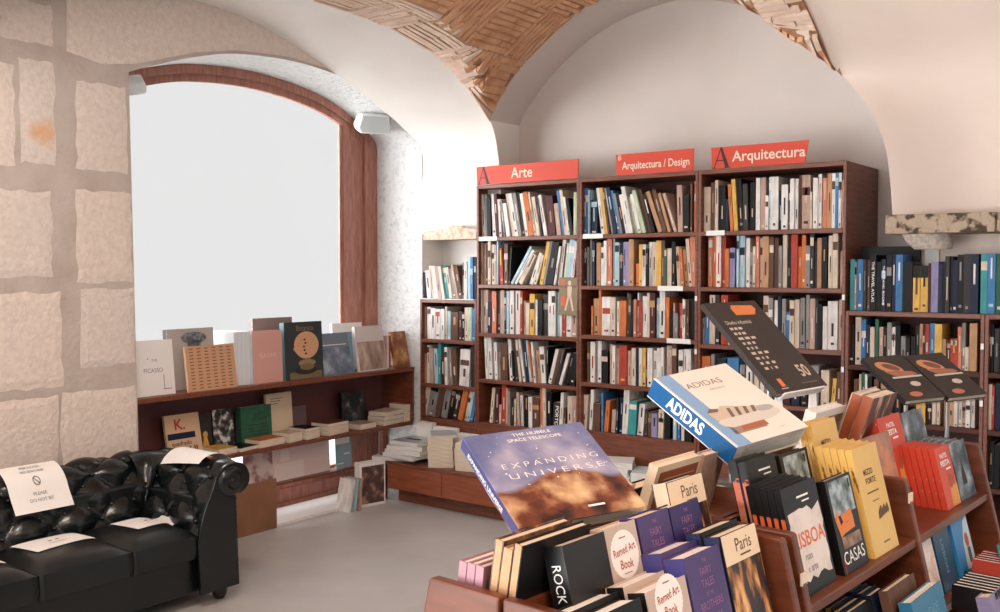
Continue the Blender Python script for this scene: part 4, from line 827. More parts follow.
# notices lying on the sofa
def sheet(label, fn, art=None, n=10, group=None):
    """fn(u,v) -> world point on the surface, u,v in 0..1 (v up the page)"""
    o0 = Vector(fn(.5, .5)); r_ = empty('paper_notice', Matrix.Translation(o0), label, 'notice', group)
    mb = MB(); mb.grid([[tuple(Vector(fn(j / n, i / n)) - o0) for j in range(n + 1)] for i in range(n + 1)], 0, True); mb.build('sheet', paper_m, r_)
    if art:
        a = MB(); art(a); out = MB()
        for f, m_ in zip(a.f, a.mi):
            pass
        V = []
        for (x, y, z_) in a.v:
            p = Vector(fn(x, y)); e = 1e-3; du = Vector(fn(x + e, y)) - p; dv = Vector(fn(x, y + e)) - p; nn = du.cross(dv).normalized(); V.append(tuple(p + nn * .0016 - o0))
        a.v = V; a.build('print', mat('notice_ink', (86, 82, 82), .7), r_)
    return r_
def nosit(mb):
    n = 24
    for k in range(n):
        a0, a1 = 2 * math.pi * k / n, 2 * math.pi * (k + 1) / n
        mb.quad([(.5 + .062 * math.cos(a0), .60 + .085 * math.sin(a0), 0), (.5 + .062 * math.cos(a1), .60 + .085 * math.sin(a1), 0), (.5 + .048 * math.cos(a1), .60 + .066 * math.sin(a1), 0), (.5 + .048 * math.cos(a0), .60 + .066 * math.sin(a0), 0)])
    mb.quad([(.46, .645, 0), (.468, .657, 0), (.54, .555, 0), (.532, .543, 0)])
    add_text(mb, 'PLEASE', .10, .5, .36, 0, xs=.75); add_text(mb, 'DO NOT SIT', .10, .5, .22, 0, xs=.72); add_text(mb, 'POR FAVOR', .07, .5, .88, 0, xs=.9); add_text(mb, 'NO SENTARSE', .07, .5, .79, 0, xs=.9)
def back_sheet(u, v):
    L = PL[-1] * (.27 + .33 * v); i = next(q for q in range(len(PL) - 1) if PL[q + 1] >= L); t = (L - PL[i]) / (PL[i + 1] - PL[i]); p = [prof[i][k] + (prof[i + 1][k] - prof[i][k]) * t for k in (0, 1)]
    q0, q1 = prof[i], prof[i + 1]; tt = Vector((q1[0] - q0[0], q1[1] - q0[1])).normalized(); n = (-tt[1], tt[0]); d = .024
    return (-.165 - p[0] - n[0] * d, -2.985 + .265 * u + .015 * (1 - v), p[1] + n[1] * d)
sheet('white notice with a crossed circle hanging over the sofa back', back_sheet, nosit)
def arm_sheet(u, v):
    x = -.13 + .28 * v + .03 * (u - .5); y0 = -2.27 + .175 * u + .02 * (v - .5)
    oo = y0 - (YR - .285); z = None
    for a, b in zip(prof, prof[1:]):
        if a[0] <= oo <= b[0] and a[1] > .5: z = a[1] + (b[1] - a[1]) * (oo - a[0]) / max(b[0] - a[0], 1e-6)
    if z is None: z = .60
    return (x, y0, z + .027)
sheet('blank looking white notice draped over the sofa arm by the window shelf', arm_sheet, lambda mb: [rect(mb, .2, .25 + .12 * k, .8, .27 + .12 * k, 0) for k in range(3)])
def seat_sheet(cx, cy, rz):
    def fn(u, v):
        a, b = (u - .5) * .275, (v - .5) * .195; c, s_ = math.cos(rz), math.sin(rz)
        x, y = cx - (b * c - a * s_) , cy + (a * c + b * s_) * 1.0
        uu = (x + .175) / (XF + .175) * 2 - 1; best = .38
        for ya, yb in zip(ys, ys[1:]):
            if yb <= y <= ya:
                vv = (y - yb) / (ya - yb) * 2 - 1; best = .345 + .035 * (1 - abs(uu) ** 6) * (1 - abs(vv) ** 6) + .008 * (1 - uu * uu) * (1 - vv * vv)
        return (x, y, best + .004)
    return fn
spots = lambda mb: (ellipse(mb, .44, .5, .03, .04, 0), ellipse(mb, .56, .5, .03, .04, 0), rect(mb, .35, .3, .65, .32, 0))
sheet('white notice lying flat on the seat cushion nearest the sofa arm', seat_sheet(.0, -2.44, -.12), spots)
sheet('white notice lying flat on the middle seat cushion', seat_sheet(-.02, -2.885, -.12), spots)
sheet('white notice at the picture edge on the third seat cushion', seat_sheet(.02, -3.29, -.1), spots)

# ------------------------------------------------------------------ the book racks in front: local frame (s along, off out towards the aisle, z)
AZ = math.radians(86.4); RA = Vector((math.cos(AZ), math.sin(AZ), 0)); RN = Vector((math.sin(AZ), -math.cos(AZ), 0)); P0 = Vector((3.266, -3.432, 0))
def G(s, off, z): return P0 + RA * s + RN * off + Vector((0, 0, z))
GM = Matrix((RA, RN, Vector((0, 0, 1)))).transposed().to_4x4()      # left-handed pair is fine for boxes
BK = -.135
def rack(label, s0, s1, dividers, front=True, shelves=(.905, .725, .53, .33), step=True, labels=()):
    sg = 1 if front else -1; b0 = BK + (.004 if front else -.004)
    M = GM.copy(); M.translation = G((s0 + s1) / 2, 0, 0); sm = (s0 + s1) / 2
    r_ = empty('book_rack', M, label, 'display rack')
    def fo(z): return (.05 + (1.045 - z) * .235) if front else (-.29 - (1.045 - z) * .235)
    def pn(nm, s, th=.022):
        P = [(b0, .0), (b0, 1.045), (fo(1.045) - sg * .003, 1.045), (fo(1.04), 1.04), (fo(.06), .06), (fo(.06), 0)]
        mb = MB(); mb.prism([(s - sm, o_, z) for o_, z in P], (th, 0, 0)); mb.build(nm, wood_rack, r_, bevel=.004)
    pn('side_panel', s0); pn('side_panel', s1 - .022)
    for s in dividers: pn('divider', s - .011)
    cuts = [s0 + .022] + [x for s in dividers for x in (s - .011, s + .011)] + [s1 - .022]
    for a, b in zip(cuts[::2], cuts[1::2]):
        for z in shelves:
            mb = MB(); q = sorted((b0 + sg * .012, fo(z) - sg * .004)); mb.box((a - sm, q[0], z - .02), (b - sm, q[1], z)); mb.build('shelf', wood_rack, r_, bevel=.002)
        if step:
            mb = MB(); q = sorted((b0 + sg * .012, (BK + sg * .095))); mb.box((a - sm, q[0], .906), (b - sm, q[1], .955)); mb.build('step', wood_rack, r_)
    q = sorted((b0, b0 + sg * .012)); mb = MB(); mb.box((s0 + .022 - sm, q[0], 0), (s1 - .022 - sm, q[1], 1.03)); mb.build('back_panel', wood_rack, r_)
    for (s, z) in labels:
        mb = MB(); mb.box((s - .012 - sm, fo(z) - .002, z - .012), (s + .012 - sm, fo(z) + .002, z + .012)); mb.build('price_label', cream_ink, r_)
    return r_
rack('wooden sloped book rack at the near end of the aisle', -.40, .215, [])
rack('long wooden sloped book rack running on towards the travel shelves', .24, 1.53, [.89], labels=[(.89, 1.0), (.25, .96)])
rack('rear wooden book rack facing the window, back to back with the front racks', -.40, 1.53, [.25, .89], front=False)

LEAN = math.radians(14)
UY = (-RN * math.sin(LEAN) + Vector((0, 0, 1)) * math.cos(LEAN)); UZ = (RN * math.cos(LEAN) + Vector((0, 0, 1)) * math.sin(LEAN))
def gb_(name, label, s0, s1, off, z0, h, t, cover, dz=0.0, rot=0.0, **k):
    """face-out book; off/z0 = lower front edge"""
    M = frame(G((s0 + s1) / 2, off, z0 + .0008) - UZ * t, RA, UY, UZ)
    if rot: M = M @ Matrix.Rotation(rot, 4, 'Z')
    return book(name, label, M, s1 - s0, h, t, cover, **k)
def stack(n, name, labels, s0, s1, off, z0, h, t, cover, art=None, group=None, jit=.0, **k):
    """n copies one behind another; the front one carries the cover art"""
    step = (t + .0012) / math.cos(LEAN)
    for i in range(n):
        gb_(name, labels[0] if i == 0 else labels[1].replace('#', WORDS[i]), s0 + jit * rs.uniform(-1, 1), s1, off - step * i, z0 + (0 if i == 0 else 0), h, t, cover, art=art if i == 0 else None, group=group, **k)

purple = mat('purple_cover', (84, 68, 118), .4, .4, (6, (62, 48, 98), .35, .7)); indigo = mat('indigo_cover', (58, 44, 104), .4, .4, (6, (44, 34, 84), .35, .7)); pinkink = mat('pink_ink', (150, 104, 148), .5)
greycov = mat('warm_grey_cover', (192, 172, 160), .5); rust = mat('rust_ink', (172, 78, 58), .6); blackcov = mat('black_cover', (13, 12, 13), .42, .35); gold = picmat('gold_night', [(.36, (24, 22, 34)), (.48, (60, 40, 34)), (.56, (186, 122, 62)), (.68, (240, 206, 150))], 20, (1.6, .5, 1), rough=.35)
creamlabel = mat('cream_label', (228, 206, 176), .5)
def fairy(s=1.0):
    def fn(mb):
        for k, (tx, sz) in enumerate([('THE', .010), ('FAIRY', .019), ('TALES', .019), ('OF THE', .009), ('BROTHERS', .019), ('GRIMM', .021)]):
            add_text(mb, tx, sz * s, .0, .150 - [0, .018, .038, .056, .074, .098][k] * 1.0, xs=.82)
    return fn
def circle_art(mb):
    n = 64
    mb.quad([(.040 * math.cos(2*math.pi*k/n) * (1 + .03 * (k % 2)), .115 + .040 * math.sin(2*math.pi*k/n) * (1 + .03 * (k % 2)), .0005) for k in range(n)], 0)
    add_text(mb, 'Remed Art', .019, 0, .122, .0009, 1, .01, rot=.08, width=.066); add_text(mb, 'Book', .021, 0, .098, .0009, 1, .01, xs=.85, rot=-.06); rect(mb, -.01, .142, .01, .144, .0009, 1); rect(mb, -.012, .083, .012, .0845, .0009, 1)
    rect(mb, -.03, .05, -.005, .056, .0006, 2); poly(mb, [(-.022, .005), (-.008, .005), (-.012, .05), (-.017, .05)], .0006, 3); poly(mb, [(.012, .018), (.03, .008), (.038, .055), (.034, .06), (.026, .026), (.018, .05), (.013, .05)], .0006, 3)
CA = [('cover_picture', [paper_m, rust, blackcov, mat('skin_tone', (206, 140, 104), .6)], circle_art)]
def paris_art(h):
    def fn(mb):
        rect(mb, -.066, h - .055, .066, h - .001, .0006, 0); add_text(mb, 'Paris', .034, .008, h - .026, .0010, 1, xs=.95); rect(mb, -.01, h - .046, .03, h - .043, .0010, 1)
        rect(mb, -.066, .002, .066, h - .056, .0005, 2)
    return fn
def PA(h): return [('cover_picture', [creamlabel, mat('sepia_ink', (96, 70, 52), .6), gold], paris_art(h))]
# compartment nearest the camera: back row on the step
gb_('hardcover_book', 'black hardcover with tall white spine letters in the back row beside the picture book stand', -.31, -.195, -.045, .955, .165, .04, mat('dark_print', (40, 35, 34), .4, .4, (9, (26, 23, 23), .4, .7)), spine=blackcov,
    art=[('cover_picture', [mat('tan_bar', (176, 118, 80), .6), mat('ash_bar', (104, 96, 92), .5)], lambda mb: (rect(mb, .0, .06, .057, .068), rect(mb, -.05, .004, .057, .045, .0005, 1), poly(mb, [(-.05, .02), (-.046, .016), (.0, .05), (-.004, .053)], .0008, 1)))])
sp = MB(); add_text(sp, 'ROCK COVERS', .026, 0, 0, 0, 0, .0, xs=.85)
o = bpy.data.objects[[x.name for x in bpy.data.objects if x.get('label', '').startswith('black hardcover with tall white spine')][0]]
sp.build('spine_lettering', white_ink, o, Matrix.Translation((-.0575 - .0008, .062, .02)) @ Matrix.Rotation(-math.pi / 2, 4, 'Y') @ Matrix.Rotation(-math.pi / 2, 4, 'Z'))
gb_('hardcover_book', 'grey book with a round white badge in the back row of the near rack', -.19, -.095, -.05, .955, .165, .035, greycov, art=CA)
gb_('hardcover_book', 'purple fairy tale book in the back row next to the grey badge book', -.088, .015, -.05, .955, .165, .04, purple, art=[('lettering', [pinkink], fairy())], spine=indigo)
gb_('hardcover_book', 'dark indigo fairy tale book in the back row beside the purple one', .02, .125, -.05, .955, .163, .04, indigo, art=[('lettering', [pinkink], fairy())])
gb_('hardcover_book', 'dark book with cream title band set highest in the back row of the near rack', .075, .205, -.083, .965, .185, .035, blackcov, spine=creamlabel, art=PA(.185), pages=page_m)
# front row
stack(2, 'hardcover_book', ['black book at the near left front of the near rack, white page edges up', '# black book in the front corner of the near rack'], -.375, -.235, .045, .905, .135, .04, blackcov, art=[('lettering', [mat('dim_ink', (96, 90, 90), .6)], lambda mb: rect(mb, -.05, .11, -.01, .114))], pages=page_w)
stack(2, 'hardcover_book', ['grey book with a round white badge in the front row of the near rack', '# grey badge book hidden behind its front copy'], -.225, -.105, .05, .905, .14, .038, greycov, art=[('cover_picture', CA[0][1], lambda mb: circle_art(mb))], spine=blackcov, pages=page_w)
stack(2, 'hardcover_book', ['purple fairy tale book in the front row between badge and cream banded books', '# purple fairy tale book behind the front copy'], -.098, .022, .05, .905, .165, .042, purple, art=[('lettering', [pinkink], fairy())], spine=mat('blue_spine', (62, 62, 130), .35, .5), pages=page_w)
stack(2, 'hardcover_book', ['dark gold-lit book with cream title band in the front row at the rack divider', '# cream banded book behind the gold-lit front copy'], .03, .168, .05, .905, .175, .035, blackcov, art=PA(.175), spine=mat('night_blue', (40, 52, 92), .35, .5))
# second compartment
orange_spine = picmat('orange_letters', [(.30, (206, 96, 54)), (.44, (226, 160, 120)), (.55, (206, 100, 60)), (.72, (206, 100, 60)), (.74, (14, 13, 14))], 60, (1, 2, 1), vgrad=(0, .20, .82))
crack = picmat('cracked_white', [(.3, (196, 184, 178)), (.5, (220, 208, 202)), (.75, (230, 220, 214))], 12)
def lisboa(h):
    def fn(mb):
        r = random.Random(5); P = []
        for k in range(9): P.append((-.075 + .15 * k / 8, h - .055 + r.uniform(-.006, .008)))
        for k in range(8): P.append((.078 + r.uniform(-.006, .003), h - .06 - (h - .09) * (k + 1) / 9))
        for k in range(9): P.append((.075 - .15 * k / 8, .03 + r.uniform(-.008, .006)))
        for k in range(8): P.append((-.078 + r.uniform(-.003, .006), .03 + (h - .09) * (k + 1) / 9))
        mb.quad([(x, y, .0005) for x, y in P[::-1]], 0)
        add_text(mb, 'LISBOA', .042, 0, .105, .0009, 1, .015, width=.142); add_text(mb, 'ruas', .02, -.02, .072, .0009, 2); add_text(mb, 'e arte', .02, -.012, .048, .0009, 2)
        rect(mb, -.02, h - .028, .035, h - .024, .0006, 3); rect(mb, .0, h - .038, .035, h - .035, .0006, 3)
    return fn
LM = lambda h: [('cover_picture', [crack, mat('lisboa_orange', (214, 110, 70), .6), mat('grey_ink', (120, 114, 112), .6), white_ink], lisboa(h))]
stack(5, 'paperback', ['black book with torn white patch and orange lisboa letters, front copy', '# copy back of the black and orange lisboa stack, spine showing'], .285, .452, .055, .905, .215, .0135, blackcov, art=LM(.215), spine=orange_spine, group=None)
stack(2, 'paperback', ['black and orange lisboa book in the back row under the shoe book', '# lisboa book hidden in the back row'], .34, .475, -.05, .955, .20, .02, blackcov, art=LM(.20), spine=orange_spine)
leaf = picmat('garden_print', [(.38, (60, 70, 58)), (.5, (128, 146, 150)), (.6, (176, 190, 200)), (.7, (206, 160, 140))], 22)
def casas(h):
    def fn(mb):
        rect(mb, -.058, h - .08, .06, h - .006, .0005, 0); rect(mb, .045, h - .03, .053, h - .012, .0008, 3)
        poly(mb, [(-.058, h - .085), (-.045, h - .06), (-.035, h - .10), (-.02, .105), (.0, .10), (.035, .11), (.035, .085), (-.03, .08), (-.045, .075)], .0007, 1); poly(mb, [(-.03, .125), (-.01, .12), (.03, .128), (.035, .105), (-.02, .10)], .0008, 1)
        rect(mb, -.045, .05, .055, .075, .0006, 4); add_text(mb, 'CASAS', .038, 0, .03, .0009, 2, .0, width=.112); rect(mb, -.06, .0, -.055, .035, .0007, 5)
    return fn
CS = lambda h: [('cover_picture', [leaf, mat('chair_orange', (214, 126, 66), .6), white_ink, blackcov, picmat('ground_print', [(.4, (96, 76, 62)), (.6, (170, 130, 100))], 30), CMAT['r']], casas(h))]
gb_('paperback', 'dark casas book with orange chair standing between the lisboa and yellow stacks', .485, .622, .06, .905, .20, .02, blackcov, art=CS(.20))
gb_('paperback', 'casas book with garden picture in the back row', .495, .64, -.05, .955, .19, .02, blackcov, art=CS(.19))
yel = mat('yellow_cover', (220, 184, 114), .45, .35, (5, (208, 170, 100), .4, .7)); ysp = picmat('yellow_spine', [(.35, (226, 180, 92)), (.6, (226, 180, 92)), (.66, (120, 90, 50))], 70, (1, .3, 1))
def yellow_art(mb):
    add_text(mb, 'MEZZO', .018, -.01, .185, .0007, 0, .02, width=.055); add_text(mb, 'FORTE', .018, -.005, .165, .0007, 0, .02, width=.06); rect(mb, -.04, .138, .03, .141, .0006, 0); rect(mb, -.02, .118, .02, .120, .0006, 0)
    for k in range(6): poly(mb, [(.0 + .01 * k, .085), (.008 + .01 * k, .08), (.012 + .01 * k, .10), (.004 + .01 * k, .095 + .01 * (k % 2))], .0007, 0)
    poly(mb, [(-.005, .075), (.065, .085), (.062, .098), (.0, .092)], .0006, 0); rect(mb, -.01, .022, .03, .025, .0006, 0)
YA = [('cover_print', [mat('yellow_ink', (96, 74, 44), .6)], yellow_art)]
stack(5, 'hardcover_book', ['thick yellow book with small black title, front copy of the yellow stack', '# copy back of the yellow stack, its spine showing'], .648, .80, .065, .905, .245, .0155, yel, art=YA, spine=ysp, pages=page_m)
stack(2, 'hardcover_book', ['yellow book at the front of the pair in the back row beside the shoe book', '# yellow book in the back row under the shoe book'], .69, .835, -.05, .955, .238, .0155, yel, art=YA, spine=ysp)
gb_('hardcover_book', 'brownish pink picture book between the yellow and red stacks', .906, 1.10, -.025, .955, .172, .018, picmat('brown_pink_print', [(.35, (128, 84, 70)), (.5, (160, 112, 94)), (.65, (206, 136, 96))], 10), spine=CMAT['p'])
# third compartment
redc = mat('red_cover', (206, 74, 54), .42, .4, (7, (190, 60, 44), .4, .7)); rsp = picmat('red_spine', [(.5, (206, 74, 54)), (.62, (206, 74, 54)), (.66, (240, 214, 200))], 80, (1, .25, 1))
def red_art(h):
    def fn(mb):
        add_text(mb, 'PASTEL', .017, .0, h - .026, .0007, 0, .02, width=.06); add_text(mb, 'FESTA', .02, .0, h - .046, .0007, 0, .03, width=.075); rect(mb, -.0, h - .065, .04, h - .060, .0006, 0)
        poly(mb, [(-.01, .003), (.055, .003), (.06, .05), (.04, .075), (.005, .07), (-.005, .045)], .0006, 1); ellipse(mb, .012, .07, .015, .02, .0007, 2); ellipse(mb, .035, .07, .012, .016, .0007, 2)
    return fn
RA_ = lambda h: [('cover_picture', [white_ink, mat('figure_yellow', (216, 150, 78), .6), mat('figure_rust', (176, 84, 54), .6)], red_art(h))]
stack(6, 'paperback', ['bright red book with white title, front copy of the red stack', '# copy back of the red stack, spine showing'], 1.215, 1.335, .055, .905, .165, .0155, redc, art=RA_(.165), spine=rsp)
stack(3, 'paperback', ['bright red book with white title at the front of the back row', '# red book of three in the back row'], 1.10, 1.275, -.05, .955, .20, .019, redc, art=RA_(.20), spine=rsp)
storm = picmat('storm_print', [(.3, (34, 46, 56)), (.46, (66, 82, 94)), (.6, (120, 138, 148)), (.72, (200, 208, 212))], 13, (1, 1.4, 1))
SA = lambda: [('cover_picture', [blackcov], lambda mb: poly(mb, [(-.025, .04), (.012, .04), (.008, .075), (-.004, .11), (-.012, .08), (-.022, .07)], .0006, 0))]
stack(5, 'paperback', ['slate-blue stormy sea book, front copy beside the red stack', '# copy back of the stormy sea stack, page edges showing'], 1.345, 1.485, .055, .905, .16, .018, storm, art=SA(), pages=page_w, spine=CMAT['N'])
gb_('paperback', 'slate-blue stormy sea book with a dark tower in the back row', 1.305, 1.475, -.055, .955, .19, .02, storm, art=SA())
# lower shelves of the long rack
def standing(label, s, off, z, t, d, h, cover, rz=0.0, pages=None, group=None):
    """spine out towards the aisle"""
    M = frame(G(s, off, z + .0006), RA, (0, 0, 1), RN); M = M @ Matrix.Rotation(rz, 4, 'Z')
    r_ = empty('paperback', M, label, 'book', group); mb = MB(); c = .002
    mb.box((0, 0, -d), (c, h, 0)); mb.box((t - c, 0, -d), (t, h, 0)); mb.box((c, 0, -c), (t - c, h, 0)); mb.build('cover', cover, r_)
    mb = MB(); mb.box((c * 1.05, .001, -d + .002), (t - c * 1.05, h - .002, -c * 1.05)); mb.build('page_block', pages or page_m, r_); return r_
stack(6, 'paperback', ['dark brown paperback at the front of the lower shelf, near end of the long rack', '# back in the dark paperback stack on the lower shelf'], .29, .44, .112, .726, .118, .016, mat('dark_brown_print', (56, 42, 36), .5, .35, (12, (96, 72, 56), .45, .7)))
stack(5, 'paperback', ['yellow and black paperback at the front of the second lower stack', '# back in the yellow and black stack on the lower shelf'], .45, .565, .112, .726, .12, .017, blackcov, spine=CMAT['y'])
stack(3, 'paperback', ['navy paperback with white dotted spine beside the yellow and black stack', '# back in the navy paperback stack'], .575, .66, .11, .726, .122, .018, CMAT['N'], spine=CMAT['N'])
gb_('hardcover_book', 'petrol blue hardcover low in the second compartment, title pressed in', .60, .80, .185, .728, .115, .028, mat('petrol_blue', (44, 112, 146), .4, .4), pages=page_w, art=[('lettering', [mat('petrol_ink', (110, 160, 184), .5)], lambda mb: add_text(mb, 'SAUDADE', .03, 0, .07, xs=.8))])
gb_('hardcover_book', 'cream and brown book leaning behind the petrol blue hardcover', .585, .755, .145, .728, .135, .02, CMAT['b'], pages=page_m)
gb_('paperback', 'white book with faint flower print on the lower shelf beside the divider', .925, 1.05, .095, .726, .165, .03, picmat('flower_white', [(.45, (226, 212, 202)), (.6, (206, 176, 164)), (.66, (226, 212, 202))], 24), pages=page_w)
gb_('paperback', 'dark teal book with pale spine letters next to the flower print book', 1.065, 1.19, .095, .726, .165, .03, mat('deep_teal', (24, 72, 98), .4), art=[('lettering', [mat('petrol_ink', (110, 160, 184), .5)], lambda mb: add_text(mb, 'LISBON', .026, -.01, .085, rot=-math.pi / 2))])
gb_('paperback', 'bright blue book with a sailing figure beside the dark teal one', 1.20, 1.34, .10, .726, .165, .03, mat('bright_blue', (48, 124, 178), .4), art=[('cover_picture', [mat('cloud_pale', (190, 206, 216), .6), mat('figure_rust', (176, 84, 54), .6), blackcov], lambda mb: (poly(mb, [(-.01, .02), (.066, .01), (.066, .15), (.03, .14), (.0, .09)], .0005, 0), ellipse(mb, .03, .09, .016, .02, .0008, 1), rect(mb, .02, .03, .045, .07, .0008, 2), ellipse(mb, -.04, .015, .012, .008, .0008, 2)))])
for k in range(6):
    standing(f"thin black and white paperback, {WORDS[k]} in the row low in the third compartment", .97 + k * .024, .235, .726, .018, .10, .058, blackcov, pages=page_w, group='thin paperbacks on the lower shelf')
for k in range(5):
    standing(f"thin black and red paperback, {WORDS[k]} in the row beyond the white edged ones", 1.22 + k * .022, .215, .726, .017, .10, .06, CMAT['k'] if k % 2 else CMAT['r'], pages=page_w, group='red edged paperbacks on the lower shelf')
gb_('paperback', 'teal and white book at the lower right end of the third compartment', 1.27, 1.40, .205, .727, .10, .02, CMAT['T'])
gb_('paperback', 'cream book with violet spine in front of the thin paperbacks', .92, 1.04, .245, .727, .06, .03, CMAT['P'], pages=page_m)
# rear rack: books leaning back to back, seen from behind
LB = math.radians(17)
def rear(name, label, s0, s1, off, z0, h, t, cover, lean=LB, back=None, art=None, pages=None, spine=None, mirror=True):
    """off, z0 = lower edge on the aisle side; the head leans towards the aisle"""
    uy = RN * math.sin(lean) + Vector((0, 0, 1)) * math.cos(lean); uz = RN * math.cos(lean) - Vector((0, 0, 1)) * math.sin(lean)
    return book(name, label, frame(G((s0 + s1) / 2, off, z0) - uz * t, RA, uy, uz), s1 - s0, h, t, cover, art=art, pages=pages, spine=spine)
pinkb = mat('mauve_cover', (164, 122, 132), .5)
for k in range(3): rear('paperback', f"mauve paperback, {WORDS[k]} of three at the near end of the rear rack", -.372, -.25, -.212 - .0185 * k, .925, .15, .0165, pinkb, lean=.12, pages=page_w)
for k, (hh, c) in enumerate([(.30, 'k'), (.285, 't'), (.30, 'b')]): rear('hardcover_book', f"tall {['black', 'tan', 'brown mottled'][k]} hardcover standing under the blue picture book on the rear rack", -.37, -.19, -.148 - .0195 * k, .915, hh * .70, .018, picmat('mottled_brown', [(.4, (60, 44, 36)), (.55, (120, 82, 54)), (.7, (176, 128, 84))], 40) if c == 'b' else CMAT[c], lean=.16, pages=page_m, spine=CMAT['t'])
rear('hardcover_book', 'brown hardcover seen from behind, lines of pale text on its back', .165, .345, -.262, .955, .205, .022, creamlabel, lean=.30, pages=page_m, art=[('back_panel', [mat('brick_red_back', (150, 84, 58), .5), mat('pale_brick_ink', (206, 150, 120), .6)], lambda mb: (rect(mb, -.075, .004, .082, .19, .0004, 0), [rect(mb, -.055, .17 - k * .011, .07 - .02 * (k % 3), .173 - k * .011, .0008, 1) for k in range(6)]))])
rear('hardcover_book', 'pale brown book leaning behind the text backed hardcover', .36, .46, -.262, .955, .20, .02, CMAT['p'], lean=.30, pages=page_m)
rear('hardcover_book', 'cream hardcover seen edge on behind the text backed book', .06, .20, -.33, .94, .17, .025, CMAT['c'], lean=.32, pages=page_m)
rear('hardcover_book', 'black hardcover behind the blue picture book, on the rear rack', -.06, .10, -.36, .93, .20, .03, CMAT['k'], lean=.35, pages=page_w)
rear('hardcover_book', 'white rimmed book with a dark landscape on its back, under the brown poster book', .86, 1.06, -.225, .955, .24, .03, pale_cov, lean=.26, pages=page_w, art=[('back_picture', [picmat('landscape_print', [(.35, (70, 54, 50)), (.5, (120, 98, 92)), (.65, (190, 170, 160))], 12), greycov], lambda mb: (rect(mb, -.075, .10, .09, .22, .0005, 0), rect(mb, -.08, .0, .09, .09, .0005, 1)))])
for k in range(2):
    rear('hardcover_book', ['orange spined picture book, dark side towards the aisle', 'orange spined book behind the dark sided one'][k], 1.03 + .02 * k, 1.21 + .02 * k, -.16 - .036 * k, .955, .27, .032, picmat('dark_shelf_print', [(.4, (60, 36, 30)), (.55, (110, 66, 50)), (.66, (196, 170, 150))], 16, (2, .6, 1)) if k == 0 else CMAT['c'], lean=.30, pages=page_m, spine=mat('burnt_orange', (156, 80, 46), .45))
for k in range(6):
    rear('hardcover_book', f"{CC['bkmcNd'[k]][1]} book low on the rear rack, {WORDS[k]} from its near end", -.05 + .22 * k + (.45 if k > 1 else 0), .14 + .22 * k + (.45 if k > 1 else 0), -.33, .915, .17, .03, CMAT['bkmcNd'[k]], lean=.2)

# ------------------------------------------------------------------ tilted stands with picture books on top of the racks
def stand_book(name, label, TL, TR, BR, BL, t, cover, pages, art, spine, stand_label, legs=acrylic, base_z=1.046, ref=None, under=0.0, hard=True, w=None, h=None):
    TL, TR, BR, BL = map(Vector, (TL, TR, BR, BL)); c = (TL + TR + BR + BL) / 4; u = ((TR - TL) + (BR - BL)).normalized(); v = ((TL - BL) + (TR - BR)).normalized()
    W = w or ((TR - TL).length + (BR - BL).length) / 2; Hh = h or ((TL - BL).length + (TR - BR).length) / 2
    n = u.cross(v).normalized(); v = n.cross(u)
    Mf = frame(c - v * Hh / 2 - n * t, u, v, n)
    if ref:
        def scaled(fn):
            def g(mb):
                fn(mb); mb.v = [(x * W / ref[0], y * Hh / ref[1], z) for x, y, z in mb.v]
            return g
        art = [(a, m_, scaled(fn)) for a, m_, fn in art]
    b = book(name, label, Mf, W, Hh, t, cover, pages, art=art, spine=spine, hard=hard)
    # stand: plate under the book, lip at its foot, post down to the rack top
    foot = Mf @ Vector((0, Hh * .38, -.006)); 
    r_ = empty('book_stand', Matrix.Translation((foot.x, foot.y, base_z)), stand_label, 'stand'); inv = r_.matrix_world.inverted()
    L = Matrix.Translation((-foot.x, -foot.y, -base_z)) @ Mf
    mb = MB(); mb.box((-W * .36, -.001, -.0055), (W * .36, Hh * .86, -.0015), 0, L); mb.build('plate', legs, r_)
    mb = MB(); mb.box((-W * .40, -.0065, -.0055), (W * .40, -.0025, t * .9 + .006), 0, L); mb.build('lip', legs, r_)
    if legs is white_plastic:
        for sx_ in (-.34, .34):
            a_ = r_.matrix_world.inverted() @ (Mf @ Vector((W * sx_, .01, -.008))); mb = MB(); mb.prism([(a_.x - .012, a_.y - .012, 0), (a_.x + .012, a_.y + .012, 0), (a_.x + .007, a_.y + .007, a_.z), (a_.x - .007, a_.y - .007, a_.z)], (.003, -.003, 0)); mb.build('leg', legs, r_)
    mb = MB(); mb.tube([(0, 0, 0.0), (0, 0, foot.z - base_z - .001)], .008, 10); mb.build('post', steel, r_)
    mb = MB(); mb.lathe([(.0001, .004), (.045, .004), (.048, 0.0004), (.0001, .0004)], 20); mb.build('foot_plate', steel, r_)
    return b
CP = co.location
def sc_(k, *pts): return [tuple(CP + (Vector(p) - CP) * k) for p in pts]
space = bpy.data.materials.new('nebula_print'); space.use_nodes = True
nt = space.node_tree; bs = nt.nodes['Principled BSDF']; bs.inputs['Roughness'].default_value = .28
tc = nt.nodes.new('ShaderNodeTexCoord'); sx = nt.nodes.new('ShaderNodeSeparateXYZ'); nt.links.new(tc.outputs['Object'], sx.inputs['Vector'])
n1 = nt.nodes.new('ShaderNodeTexNoise'); n1.inputs['Scale'].default_value = 14; n1.inputs['Detail'].default_value = 6; nt.links.new(tc.outputs['Object'], n1.inputs['Vector'])
n2 = nt.nodes.new('ShaderNodeTexNoise'); n2.inputs['Scale'].default_value = 7; n2.inputs['Detail'].default_value = 4; nt.links.new(tc.outputs['Object'], n2.inputs['Vector'])
r1 = nt.nodes.new('ShaderNodeValToRGB'); e = r1.color_ramp.elements
for i, (p, c) in enumerate([(.3, (58, 70, 112)), (.46, (104, 112, 152)), (.62, (152, 148, 176)), (.78, (206, 198, 208))]):
    if i > 1: e.new(.5)
    e[i].position = p; e[i].color = rgb(*c)
nt.links.new(n2.outputs['Fac'], r1.inputs['Fac'])
